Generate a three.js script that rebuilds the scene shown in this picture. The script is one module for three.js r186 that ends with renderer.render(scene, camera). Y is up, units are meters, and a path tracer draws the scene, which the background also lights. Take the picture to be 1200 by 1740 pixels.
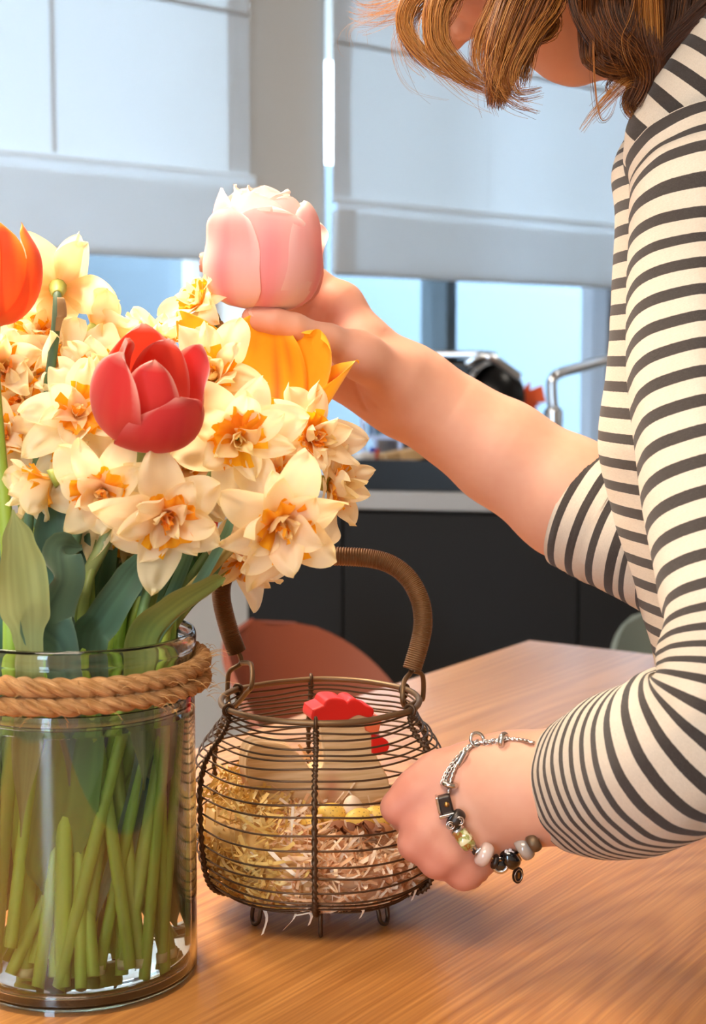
import * as THREE from 'three';
import { RoundedBoxGeometry } from 'three/addons/geometries/RoundedBoxGeometry.js';
import { mergeGeometries, mergeVertices } from 'three/addons/utils/BufferGeometryUtils.js';
import { RectAreaLightUniformsLib } from 'three/addons/lights/RectAreaLightUniformsLib.js';

// ---------- camera, sky, lamps, exposure ----------
const V3 = THREE.Vector3, PI = Math.PI;
const { sin, cos, sqrt, pow, abs, min, max, floor, atan2, exp } = Math;
const FOCAL = 2600, CX = 600, CY = 870, HORIZON = 610;
const PITCH = Math.atan((CY - HORIZON) / FOCAL), EYE = 1.10;
const scene = new THREE.Scene();
const camera = new THREE.PerspectiveCamera(2 * Math.atan(CY / FOCAL) * 180 / PI, 1200 / 1740, 0.05, 60);
camera.position.set(0, EYE, 0);
camera.rotation.x = -PITCH;
camera.focus = 0.93;
camera.userData.fStop = 11;
scene.background = new THREE.Color(0.60, 0.80, 1.0);          // overcast sky seen through the windows
scene.backgroundIntensity = 17;
const EXPOSURE = 1.12;
RectAreaLightUniformsLib.init();
// pendant lamp over the table, ceiling panel added as unseen fill behind the viewer: [x, y, z], width, length, colour, strength
const PENDANT = { at: [-0.42, 1.80, -1.28], w: 0.30, l: 0.70, color: [1, 0.82, 0.61], power: 37, turn: 0.5 };
const PANELS = [
  { at: [-0.45, 2.56, 0.55], w: 1.3, l: 0.9, color: [1, 0.84, 0.68], power: 12 },
  { at: [1.2, 2.56, -3.0], w: 0.5, l: 0.5, color: [1, 0.90, 0.78], power: 10 },
  { at: [-1.5, 2.56, -1.5], w: 0.9, l: 0.9, color: [1, 0.93, 0.86], power: 9 },  // unseen panel, added to brighten the pillar and window wall
];

// ---------- helpers ----------
function rng(seed) { let a = seed >>> 0; return () => { a = (a + 0x6D2B79F5) >>> 0; let t = a; t = Math.imul(t ^ (t >>> 15), t | 1); t ^= t + Math.imul(t ^ (t >>> 7), t | 61); return ((t ^ (t >>> 14)) >>> 0) / 4294967296; }; }
const lerp = (a, b, t) => a + (b - a) * t, clamp = (x, a = 0, b = 1) => min(b, max(a, x));
const smooth = (a, b, x) => { const t = clamp((x - a) / (b - a)); return t * t * (3 - 2 * t); };
function hash3(x, y, z) { let h = (Math.imul(x, 374761393) + Math.imul(y, 668265263) + Math.imul(z, 1274126177)) | 0; h = Math.imul(h ^ (h >>> 13), 1274126177); return ((h ^ (h >>> 16)) >>> 0) / 4294967296; }
function noise(x, y = 0, z = 0) {
  const ix = floor(x), iy = floor(y), iz = floor(z), fx = x - ix, fy = y - iy, fz = z - iz;
  const u = fx * fx * (3 - 2 * fx), v = fy * fy * (3 - 2 * fy), w = fz * fz * (3 - 2 * fz);
  const c = (a, b, d) => hash3(ix + a, iy + b, iz + d);
  return lerp(lerp(lerp(c(0, 0, 0), c(1, 0, 0), u), lerp(c(0, 1, 0), c(1, 1, 0), u), v), lerp(lerp(c(0, 0, 1), c(1, 0, 1), u), lerp(c(0, 1, 1), c(1, 1, 1), u), v), w) * 2 - 1;
}
const fbm = (x, y, z, o = 4) => { let s = 0, a = 0.5; for (let i = 0; i < o; i++) { s += a * noise(x, y, z + i * 7.3); x *= 2; y *= 2; z *= 2; a *= 0.5; } return s; };
const CP = cos(PITCH), SP = sin(PITCH);
// a point from its direction as seen by the photographer and its distance along the lens axis
function at(px, py, d) { const x = (px - CX) / FOCAL * d, y = -(py - CY) / FOCAL * d; return new V3(x, EYE + y * CP - d * SP, -d * CP - y * SP); }
function onPlane(px, py, y) { const ry = -(py - CY) / FOCAL * CP - SP; return at(px, py, (y - EYE) / ry); }
const C = (hex) => new THREE.Color(hex), lin = (hex) => { const c = C(hex); return [c.r, c.g, c.b]; };
const mixc = (a, b, t) => [lerp(a[0], b[0], t), lerp(a[1], b[1], t), lerp(a[2], b[2], t)];
function mat(color, roughness = 0.6, o = {}) { return new THREE.MeshPhysicalMaterial({ color: typeof color === 'string' ? C(color) : new THREE.Color(...color), roughness, ...o }); }
const used = new Map();
function numbered(name) { const n = used.get(name) ?? 0; used.set(name, n + 1); return n ? name + '_' + String(n).padStart(3, '0') : name; }
function thing(name, label, category, base = new V3(), group) {
  const o = new THREE.Group(); o.name = numbered(name); o.position.copy(base); o.userData = { label, category };
  if (group) o.userData.group = group;
  scene.add(o); return o;
}
function shadow(m) { m.castShadow = true; m.receiveShadow = true; return m; }
// a part whose geometry was made in the room's own coordinates
function part(owner, name, geometry, material, label) {
  let root = owner, off = new V3();
  while (root && root !== scene) { off.add(root.position); root = root.parent; }
  if (off.lengthSq() > 0) geometry.translate(-off.x, -off.y, -off.z);
  const m = shadow(new THREE.Mesh(geometry, material)); m.name = name; if (label) m.userData.label = label;
  owner.add(m); return m;
}
function structure(name, geometry, material) { const m = shadow(new THREE.Mesh(geometry, material)); m.name = name; m.userData.kind = 'structure'; scene.add(m); return m; }
function single(name, label, category, geometry, material, base, group) {
  const m = shadow(new THREE.Mesh(geometry, material)); m.name = numbered(name); m.userData = { label, category };
  if (group) m.userData.group = group;
  if (base) { geometry.translate(-base.x, -base.y, -base.z); m.position.copy(base); }
  scene.add(m); return m;
}
function box(w, h, d, x = 0, y = 0, z = 0, r = 0) { const g = r ? new RoundedBoxGeometry(w, h, d, 3, r) : new THREE.BoxGeometry(w, h, d); return g.translate(x, y, z); }
// a sheet or closed sleeve of points; f(u, v) gives [x, y, z, r, g, b] with u across (0..1) and v along (0..1)
function grid(nu, nv, f, closed = false, uvScale = [1, 1], capped = false) {
  const pos = [], col = [], uv = [], idx = []; let hasColor = false;
  for (let j = 0; j <= nv; j++) for (let i = 0; i <= nu; i++) {
    const p = f(i / nu, j / nv); pos.push(p[0], p[1], p[2]); uv.push((p[6] ?? i / nu) * uvScale[0], (p[7] ?? j / nv) * uvScale[1]);
    if (p.length > 5 && p[3] !== undefined) { hasColor = true; col.push(p[3], p[4], p[5]); }
  }
  const w = nu + 1;
  for (let j = 0; j < nv; j++) for (let i = 0; i < nu; i++) { const a = j * w + i, b = a + 1, c = a + w, d = c + 1; idx.push(a, b, d, a, d, c); }
  const g = new THREE.BufferGeometry();
  g.setAttribute('position', new THREE.Float32BufferAttribute(pos, 3));
  g.setAttribute('uv', new THREE.Float32BufferAttribute(uv, 2));
  if (hasColor) g.setAttribute('color', new THREE.Float32BufferAttribute(col, 3));
  if (capped) for (const j of [0, nv]) {
    const n = pos.length / 3; let cx = 0, cy = 0, cz = 0;
    for (let i = 0; i < nu; i++) { const k = (j * w + i) * 3; cx += pos[k] / nu; cy += pos[k + 1] / nu; cz += pos[k + 2] / nu; }
    pos.push(cx, cy, cz); uv.push(0, 0); if (hasColor) col.push(...col.slice(j * w * 3, j * w * 3 + 3));
    for (let i = 0; i < nu; i++) { const a = j * w + i; j ? idx.push(a, a + 1, n) : idx.push(a + 1, a, n); }
    g.setAttribute('position', new THREE.Float32BufferAttribute(pos, 3)); g.setAttribute('uv', new THREE.Float32BufferAttribute(uv, 2));
    if (hasColor) g.setAttribute('color', new THREE.Float32BufferAttribute(col, 3));
  }
  g.setIndex(idx); g.computeVertexNormals();
  if (closed) {
    const n = g.attributes.normal;
    for (let j = 0; j <= nv; j++) { const a = j * w, b = a + nu, v = new V3(n.getX(a) + n.getX(b), n.getY(a) + n.getY(b), n.getZ(a) + n.getZ(b)).normalize(); n.setXYZ(a, v.x, v.y, v.z); n.setXYZ(b, v.x, v.y, v.z); }
  }
  return g;
}
// a tube along points; radius is a number, a list to be spread along it, or a function of (t, angle)
function tube(points, radius, { seg = 24, radial = 10, side, flat = 1, capped = true, color, curve, twist = 0, tension = 0.5, lastLen } = {}) {
  const c = curve ?? new THREE.CatmullRomCurve3(points, false, 'catmullrom', tension), P = [], T = [];
  const plain = !curve && points.length === 2;
  for (let j = 0; j <= seg; j++) { const t = j / seg; P.push(plain ? points[0].clone().lerp(points[1], t) : c.getPoint(t)); }
  for (let j = 0; j <= seg; j++) T.push(P[min(j + 1, seg)].clone().sub(P[max(j - 1, 0)]).normalize());
  const N = []; let n = side ? side.clone() : (abs(T[0].y) < 0.9 ? new V3(0, 1, 0) : new V3(1, 0, 0)), len = [0];
  for (let j = 0; j <= seg; j++) { if (side) n = side.clone(); n.addScaledVector(T[j], -n.dot(T[j])).normalize(); N.push(n.clone()); if (j) len.push(len[j - 1] + P[j].distanceTo(P[j - 1])); }
  const R = (t, a) => typeof radius === 'function' ? radius(t, a) : Array.isArray(radius) ? (() => { const x = t * (radius.length - 1), i = min(floor(x), radius.length - 2); return lerp(radius[i], radius[i + 1], smooth(0, 1, x - i) * 0.5 + (x - i) * 0.5); })() : radius;
  return grid(radial, seg, (u, v) => {
    const j = Math.round(v * seg), a = u * 2 * PI + twist * v, b = new V3().crossVectors(T[j], N[j]), r = R(v, a), p = P[j].clone().addScaledVector(N[j], cos(a) * r).addScaledVector(b, sin(a) * r * flat);
    const k = color ? color(v, a) : undefined;
    return [p.x, p.y, p.z, k?.[0], k?.[1], k?.[2], u, len[j]];
  }, true, [1, 1], capped);
}
const merge = (list) => mergeGeometries(list.map((g) => (g.index ? g.toNonIndexed() : g)), false);
function mergeIndexed(list) { const names = Object.keys(list[0].attributes); for (const g of list) for (const k of Object.keys(g.attributes)) if (!names.includes(k)) g.deleteAttribute(k); return mergeGeometries(list, false); }
function texture(w, h, f, srgb = true, repeat) {
  const data = new Uint8Array(w * h * 4);
  for (let y = 0; y < h; y++) for (let x = 0; x < w; x++) { const c = f((x + 0.5) / w, (y + 0.5) / h), o = (y * w + x) * 4; data[o] = clamp(c[0], 0, 255); data[o + 1] = clamp(c[1], 0, 255); data[o + 2] = clamp(c[2], 0, 255); data[o + 3] = 255; }
  const t = new THREE.DataTexture(data, w, h); t.magFilter = THREE.LinearFilter; t.minFilter = THREE.LinearFilter; t.wrapS = t.wrapT = THREE.RepeatWrapping;
  if (srgb) t.colorSpace = THREE.SRGBColorSpace;
  if (repeat) t.repeat.set(...repeat);
  t.needsUpdate = true; return t;
}
// the surface where a signed distance is zero, as a mesh (naive surface nets, pulled onto the surface)
function skinOf(f, lo, hi, h, keep) {
  const nx = Math.ceil((hi.x - lo.x) / h) + 1, ny = Math.ceil((hi.y - lo.y) / h) + 1, nz = Math.ceil((hi.z - lo.z) / h) + 1, s = new Float32Array(nx * ny * nz), id = new Int32Array(nx * ny * nz).fill(-1), pos = [], idx = [];
  const I = (x, y, z) => x + nx * (y + ny * z);
  for (let z = 0; z < nz; z++) for (let y = 0; y < ny; y++) for (let x = 0; x < nx; x++) s[I(x, y, z)] = f(lo.x + x * h, lo.y + y * h, lo.z + z * h);
  const E = [[0, 1], [0, 2], [0, 4], [1, 3], [1, 5], [2, 3], [2, 6], [3, 7], [4, 5], [4, 6], [5, 7], [6, 7]];
  for (let z = 0; z < nz - 1; z++) for (let y = 0; y < ny - 1; y++) for (let x = 0; x < nx - 1; x++) {
    const v = []; let neg = 0;
    for (let k = 0; k < 8; k++) { v[k] = s[I(x + (k & 1), y + ((k >> 1) & 1), z + (k >> 2))]; if (v[k] < 0) neg++; }
    if (neg === 0 || neg === 8) continue;
    let px = 0, py = 0, pz = 0, n = 0;
    for (const [a, b] of E) if ((v[a] < 0) !== (v[b] < 0)) { const t = v[a] / (v[a] - v[b]); px += lerp(a & 1, b & 1, t); py += lerp((a >> 1) & 1, (b >> 1) & 1, t); pz += lerp(a >> 2, b >> 2, t); n++; }
    const p = [lo.x + (x + px / n) * h, lo.y + (y + py / n) * h, lo.z + (z + pz / n) * h];
    if (keep && !keep(...p)) continue;
    id[I(x, y, z)] = pos.length / 3; pos.push(...p);
  }
  const quad = (a, b, c, d, flip) => { if (a < 0 || b < 0 || c < 0 || d < 0) return; flip ? idx.push(a, c, b, a, d, c) : idx.push(a, b, c, a, c, d); };
  for (let z = 1; z < nz - 1; z++) for (let y = 1; y < ny - 1; y++) for (let x = 1; x < nx - 1; x++) {
    const a = s[I(x, y, z)] < 0;
    if (a !== s[I(x + 1, y, z)] < 0) quad(id[I(x, y - 1, z - 1)], id[I(x, y, z - 1)], id[I(x, y, z)], id[I(x, y - 1, z)], !a);
    if (a !== s[I(x, y + 1, z)] < 0) quad(id[I(x - 1, y, z - 1)], id[I(x - 1, y, z)], id[I(x, y, z)], id[I(x, y, z - 1)], !a);
    if (a !== s[I(x, y, z + 1)] < 0) quad(id[I(x - 1, y - 1, z)], id[I(x, y - 1, z)], id[I(x, y, z)], id[I(x - 1, y, z)], !a);
  }
  const nor = new Float32Array(pos.length), e = h * 0.35;
  for (let i = 0; i < pos.length; i += 3) {
    let gx, gy, gz, L;
    for (let k = 0; k < 3; k++) {
      const [x, y, z] = [pos[i], pos[i + 1], pos[i + 2]];
      gx = f(x + e, y, z) - f(x - e, y, z); gy = f(x, y + e, z) - f(x, y - e, z); gz = f(x, y, z + e) - f(x, y, z - e); L = sqrt(gx * gx + gy * gy + gz * gz) || 1;
      if (k < 2) { const d = clamp(f(x, y, z), -h, h) * 0.9; pos[i] -= gx / L * d; pos[i + 1] -= gy / L * d; pos[i + 2] -= gz / L * d; }
    }
    nor[i] = gx / L; nor[i + 1] = gy / L; nor[i + 2] = gz / L;
  }
  const g = new THREE.BufferGeometry();
  g.setAttribute('position', new THREE.Float32BufferAttribute(pos, 3)); g.setAttribute('normal', new THREE.BufferAttribute(nor, 3)); g.setIndex(idx);
  return g;
}
// ---------- the room ----------
const M = {
  wall: mat('#dedad4', 0.85), ceiling: mat('#f1eee8', 0.9), floor: mat('#8b8078', 0.45),
  blind: mat([0.86, 0.88, 0.90], 1, { transmission: 0.55, thickness: 0, side: THREE.DoubleSide }),
  blindHem: mat([0.78, 0.79, 0.80], 1, { transmission: 0.35, thickness: 0, side: THREE.DoubleSide }),
  frameDark: mat('#4d5a63', 0.5), frameGrey: mat('#8f8f95', 0.5),
  glass: mat([0.97, 0.99, 1], 0, { transmission: 1, thickness: 0, ior: 1.5 }),
  black: mat('#0b0b0c', 0.6, { specularIntensity: 0.6 }), blackGloss: mat('#0b0b0c', 0.3, { specularIntensity: 0.5 }), worktop: mat('#96989a', 0.5),
  chrome: mat('#d5dae0', 0.12, { metalness: 1 }), steel: mat('#b9bdc4', 0.3, { metalness: 1 }),
};
{ // linen weave of the blinds: a faint bump only
  const weave = texture(256, 256, (u, v) => { const a = 128 + 45 * noise(u * 256, v * 20, 3) + 45 * noise(u * 20, v * 256, 9); return [a, a, a]; }, false, [7, 7]);
  for (const m of [M.blind, M.blindHem]) { m.bumpMap = weave; m.bumpScale = 0.0006; }
  const fl = texture(512, 512, (u, v) => { const k = floor(v * 6), g = fbm(u * 6 + k * 9, v * 90, k) * 26 + 10 * noise(k * 3.7), e = abs(v * 6 - k - 0.5) > 0.488 ? -50 : 0; return [150 + g + e, 132 + g + e, 116 + g + e]; }, true, [0.5, 0.8]);
  M.floor.map = fl; M.floor.color.set(0xffffff);
}
const WALL0 = new V3(-0.048, 0, -4.2), WD = new V3(0.744, 0, -0.669).normalize(), WN = new V3(0.669, 0, 0.744).normalize();
const onWall = (t, y, out = 0) => WALL0.clone().addScaledVector(WD, t).addScaledVector(WN, out).setY(y);
function wallAt(px, py, out = 0) {         // where a line of sight meets the window wall: [t, height]
  const q = at(px, py, 1).sub(new V3(0, EYE, 0)), o = onWall(0, 0, out).sub(new V3(0, 0, 0)), k = o.dot(WN) / q.dot(WN), p = q.multiplyScalar(k);
  return [p.clone().sub(o).setY(0).dot(WD), p.y + EYE];
}
const wallTurn = atan2(-WD.z, WD.x);
function wallBox(t0, t1, y0, y1, z0, z1, r = 0) { const g = box(t1 - t0, y1 - y0, z1 - z0, 0, 0, 0, r); g.rotateY(wallTurn); const c = onWall((t0 + t1) / 2, (y0 + y1) / 2, (z0 + z1) / 2); return g.translate(c.x, c.y, c.z); }
const H = 2.6;
const W1 = [-2.4, -0.30, 0.98, 2.42], W2 = [-0.035, 2.0, 0.40, 2.42];
structure('floor', box(9, 0.1, 11.5, 0, -0.05, -2.2), M.floor).geometry.attributes.uv.needsUpdate = true;
structure('ceiling', box(9, 0.12, 11.5, 0, H + 0.06, -2.2), M.ceiling);
structure('wall_back', merge([
  wallBox(-5.2, W1[0], 0, H, -0.28, 0), wallBox(W1[0], W1[1], 0, W1[2], -0.28, 0), wallBox(W1[0], W1[1], W1[3], H, -0.28, 0),
  wallBox(W1[1], W2[0], 0, H, -0.28, 0), wallBox(W2[0], W2[1], 0, W2[2], -0.28, 0), wallBox(W2[0], W2[1], W2[3], H, -0.28, 0), wallBox(W2[1], 4.6, 0, H, -0.28, 0),
]), M.wall);
structure('wall_right', box(0.2, H, 11.5, 3.1, H / 2, -2.2), M.wall);
structure('wall_left', box(0.2, H, 5.2, -3.6, H / 2, 0.8), M.wall);
const W3 = [-1.72, -1.0, 0.12, 2.35];
structure('wall_near', merge([box(W3[0] + 4.5, H, 0.2, (W3[0] - 4.5) / 2, H / 2, 2.2), box(4.5 - W3[1], H, 0.2, (W3[1] + 4.5) / 2, H / 2, 2.2), box(W3[1] - W3[0], W3[2], 0.2, (W3[0] + W3[1]) / 2, W3[2] / 2, 2.2), box(W3[1] - W3[0], H - W3[3], 0.2, (W3[0] + W3[1]) / 2, (H + W3[3]) / 2, 2.2)]), M.wall);
function windowUnit(n, w, bars) {
  const [t0, t1, y0, y1] = w, f = 0.05;
  const g = new THREE.Group(); g.name = 'window_' + n; g.userData.kind = 'structure'; scene.add(g);
  part(g, 'window_frame', merge([wallBox(t0, t1, y0, y0 + f, -0.22, -0.14), wallBox(t0, t1, y1 - f, y1, -0.22, -0.14), wallBox(t0, t0 + f, y0 + f, y1 - f, -0.22, -0.14), wallBox(t1 - f, t1, y0 + f, y1 - f, -0.22, -0.14)]), M.wall);
  let last = t0 + f;
  for (const [a, b, m] of [...bars, [t1 - f, t1 - f, null]]) {
    if (m) part(g, 'mullion', wallBox(a, b, y0 + f, y1 - f, -0.23, -0.12), m);
    part(g, 'pane', wallBox(last, a, y0 + f, y1 - f, -0.182, -0.178), M.glass);
    last = b;
  }
  part(g, 'window_sill', wallBox(t0 + 0.002, t1 - 0.002, y0, y0 + 0.02, -0.138, 0.03, 0.004), M.wall);
}
{ // unseen tall window added behind the viewer for cool fill and jar highlight
  const [x0, x1, y0, y1] = W3, g = new THREE.Group(); g.name = 'window_3'; g.userData.kind = 'structure'; scene.add(g);
  part(g, 'window_frame', merge([box(x1 - x0, 0.06, 0.06, (x0 + x1) / 2, y0 + 0.03, 2.2), box(x1 - x0, 0.06, 0.06, (x0 + x1) / 2, y1 - 0.03, 2.2), box(0.06, y1 - y0 - 0.12, 0.06, x0 + 0.03, (y0 + y1) / 2, 2.2), box(0.06, y1 - y0 - 0.12, 0.06, x1 - 0.03, (y0 + y1) / 2, 2.2)]), M.wall);
  part(g, 'pane', box(x1 - x0 - 0.12, y1 - y0 - 0.12, 0.004, (x0 + x1) / 2, (y0 + y1) / 2, 2.2), M.glass);
  structure('ground_001', box(12, 0.05, 6, -1, -0.33, 5.4), mat('#6c706c', 0.9));
}
windowUnit(1, W1, []);
windowUnit(2, W2, [[wallAt(735, 550, -0.18)[0], wallAt(752, 550, -0.18)[0], M.frameDark], [wallAt(1007, 600, -0.18)[0], wallAt(1030, 600, -0.18)[0], M.frameGrey]]);
// roman blinds: flat panel, folded lower band, hems
function blind(label, t0, t1, foldAt, hemAt, seams, rods) {
  const o = thing('roman_blind', label, 'blind', onWall((t0 + t1) / 2, hemAt, 0.05));
  const sheet = (a, b, prof, n = 40) => grid(n, prof.length - 1, (u, v) => { const [y, z] = prof[Math.round(v * (prof.length - 1))], p = onWall(lerp(a, b, u), y, z + 0.0015 * noise(u * 9, y * 5, 2)); return [p.x, p.y, p.z, undefined, undefined, undefined, lerp(a, b, u), y]; });
  const line = (y0, z0, y1, z1, n = 8) => Array.from({ length: n + 1 }, (_, i) => [lerp(y0, y1, i / n), lerp(z0, z1, i / n)]);
  const fold = [];
  for (let i = 0; i <= 10; i++) { const a = i / 10 * PI; fold.push([foldAt + 0.012 * sin(a), 0.045 + 0.022 * (1 - cos(a)) / 2]); }
  part(o, 'upper_panel', sheet(t0, t1, line(H - 0.03, 0.045, foldAt, 0.045)), M.blind);
  part(o, 'folded_band', sheet(t0 - 0.004, t1 + 0.004, [...fold, ...line(foldAt - 0.01, 0.069, hemAt + 0.03, 0.062, 10), [hemAt + 0.01, 0.060], [hemAt, 0.055], [hemAt + 0.008, 0.048], ...line(hemAt + 0.02, 0.046, foldAt - 0.02, 0.048, 6)]), M.blind);
  for (const y of rods) part(o, 'rod_pocket', tube([onWall(t0 + 0.004, y, 0.05), onWall(t1 - 0.004, y, 0.05)], 0.006, { seg: 2, radial: 8 }), M.blindHem);
  for (const [a, b] of seams) part(o, 'hem', sheet(a, b, line(H - 0.03, 0.0485, foldAt + 0.02, 0.0485), 4), M.blindHem);
  for (const [a, b] of seams.slice(-1)) part(o, 'hem', sheet(a, b, line(foldAt - 0.015, 0.0725, hemAt + 0.01, 0.0655), 4), M.blindHem);
  part(o, 'bottom_bar', tube([onWall(t0 + 0.01, hemAt + 0.012, 0.054), onWall(t1 - 0.01, hemAt + 0.012, 0.054)], 0.004, { seg: 2, radial: 8 }), M.blindHem);
  part(o, 'head_rail', wallBox(t0, t1, H - 0.045, H - 0.005, 0.002, 0.05, 0.004), M.wall);
}
{
  const a = wallAt(430, 310, 0.06), b = wallAt(430, 440, 0.06), s = wallAt(95, 150, 0.06)[0], r = wallAt(360, 12, 0.06)[1];
  const foldY = wallAt(215, 284, 0.06)[1], hemY = wallAt(240, 437, 0.06)[1];
  blind('white linen roman blind on the left window, behind the daffodils', -2.45, a[0], foldY, hemY, [[s - 0.008, s + 0.008], [a[0] - 0.07, a[0]]], [r]);
  const c = wallAt(571, 300, 0.06)[0];
  blind('white linen roman blind on the right window, behind the woman', c, 2.05, wallAt(815, 366, 0.06)[1], wallAt(821, 480, 0.06)[1], [[2.0, 2.05], [wallAt(836, 300, 0.06)[0] - 0.002, wallAt(836, 300, 0.06)[0] + 0.002], [c, wallAt(602, 300, 0.06)[0]]], [wallAt(627, 78, 0.06)[1]]);
}
// the houses across the yard, seen under the blinds
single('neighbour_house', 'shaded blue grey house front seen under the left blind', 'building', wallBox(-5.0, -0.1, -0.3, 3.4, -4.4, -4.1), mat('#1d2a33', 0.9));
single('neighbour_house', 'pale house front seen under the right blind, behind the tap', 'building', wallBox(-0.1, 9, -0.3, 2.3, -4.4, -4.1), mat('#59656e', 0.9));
structure('ground', wallBox(-6, 10, -0.35, -0.3, -8, -0.3), mat('#6c706c', 0.9));

// lamps
{
  const p = PENDANT, o = thing('pendant_lamp', 'warm white oblong pendant lamp hanging above the dining table', 'lamp', new V3(...p.at));
  o.rotation.y = p.turn;
  const shade = shadow(new THREE.Mesh(merge([box(p.w + 0.03, 0.012, p.l + 0.03, 0, 0.04, 0), box(0.012, 0.05, p.l + 0.03, p.w / 2 + 0.01, 0.015, 0), box(0.012, 0.05, p.l + 0.03, -p.w / 2 - 0.01, 0.015, 0), box(p.w + 0.02, 0.05, 0.012, 0, 0.015, p.l / 2 + 0.01), box(p.w + 0.02, 0.05, 0.012, 0, 0.015, -p.l / 2 - 0.01)]), M.black)); shade.name = 'lamp_shade'; o.add(shade);
  const glow = shadow(new THREE.Mesh(box(p.w, 0.006, p.l, 0, 0.012, 0), mat('#fff4e2', 0.6, { emissive: new THREE.Color(1, 0.85, 0.65), emissiveIntensity: 1.2 }))); glow.name = 'diffuser'; o.add(glow);
  for (const z of [-p.l / 3, p.l / 3]) { const c = shadow(new THREE.Mesh(box(0.004, H - p.at[1] - 0.046, 0.004, 0, (H - p.at[1] + 0.046) / 2, z), M.black)); c.name = 'cable'; o.add(c); }
  const l = new THREE.RectAreaLight(new THREE.Color(...p.color), p.power, p.w, p.l); l.position.set(0, 0.004, 0); l.rotation.x = -PI / 2; l.name = 'pendant_light'; o.add(l);
}
PANELS.forEach((p, i) => {
  const o = thing('unseen_ceiling_lamp', i === 2 ? 'square ceiling panel added to brighten the wall beside the left window' : i ? 'small square ceiling lamp panel above the kitchen worktop' : 'large oblong ceiling panel added as fill light above the near end of the table', 'lamp', new V3(...p.at));
  const f = shadow(new THREE.Mesh(box(p.w + 0.04, 0.03, p.l + 0.04, 0, 0.022, 0, 0.006), M.steel)); f.name = 'frame'; o.add(f);
  const g = shadow(new THREE.Mesh(box(p.w, 0.004, p.l, 0, 0.005, 0), mat('#fff4e2', 0.6, { emissive: new THREE.Color(1, 0.88, 0.7), emissiveIntensity: 1.2 }))); g.name = 'diffuser'; o.add(g);
  const l = new THREE.RectAreaLight(new THREE.Color(...p.color), p.power, p.w, p.l); l.position.set(0, 0, 0); l.rotation.x = -PI / 2; l.name = 'unseen_ceiling_light'; o.add(l);
});

// ---------- kitchen block ----------
const KD = new V3(cos(0.2), 0, sin(0.2)), KN = new V3(-sin(0.2), 0, cos(0.2));   // along the front, out of the front
const K0 = at(418, 842, 2.9), KTOP = at(690, 829, 2.93).y;
const onBlock = (s, y, out) => K0.clone().addScaledVector(KD, s).addScaledVector(KN, out).setY(y);
function blockBox(s0, s1, y0, y1, o0, o1, r = 0) { const g = box(s1 - s0, y1 - y0, o1 - o0, 0, 0, 0, r); g.rotateY(-0.2); const c = onBlock((s0 + s1) / 2, (y0 + y1) / 2, (o0 + o1) / 2); return g.translate(c.x, c.y, c.z); }
const sAt = (px, d = 2.9) => { const q = at(px, 900, 1), k0 = K0.clone(); const k = k0.dot(KN) / (q.clone().sub(new V3(0, EYE, 0)).dot(KN)); return q.clone().sub(new V3(0, EYE, 0)).multiplyScalar(k).sub(k0).setY(0).dot(KD); };
const seams = [0, sAt(583), sAt(985), sAt(985) + 0.45, sAt(985) + 0.9];
const cabinetLabels = ['narrow matt black kitchen cabinet at the left end, behind the orange chair', 'matt black kitchen cabinet straight behind the basket handle', 'matt black kitchen cabinet behind the far corner of the table', 'matt black kitchen cabinet hidden behind the striped shirt'];
for (let i = 0; i < 4; i++) {
  const [a, b] = [seams[i], seams[i + 1]], o = thing('kitchen_cabinet', cabinetLabels[i], 'cabinet', onBlock((a + b) / 2, 0, -0.3));
  part(o, 'carcass', blockBox(a + 0.001, b - 0.001, 0.0, KTOP - 0.034, -0.6, -0.022), M.black);
  part(o, 'door', blockBox(a + 0.0015, b - 0.0015, 0.09, KTOP - 0.04, -0.021, 0, 0.0015), M.black);
  part(o, 'plinth', blockBox(a, b, 0.0, 0.085, -0.0215, -0.012), M.black);
}
single('worktop', 'pale grey worktop slab on top of the black kitchen cabinets', 'worktop', blockBox(-0.005, seams[4], KTOP - 0.033, KTOP, -0.62, 0.012, 0.003), M.worktop, onBlock(0.8, KTOP, -0.3));
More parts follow.
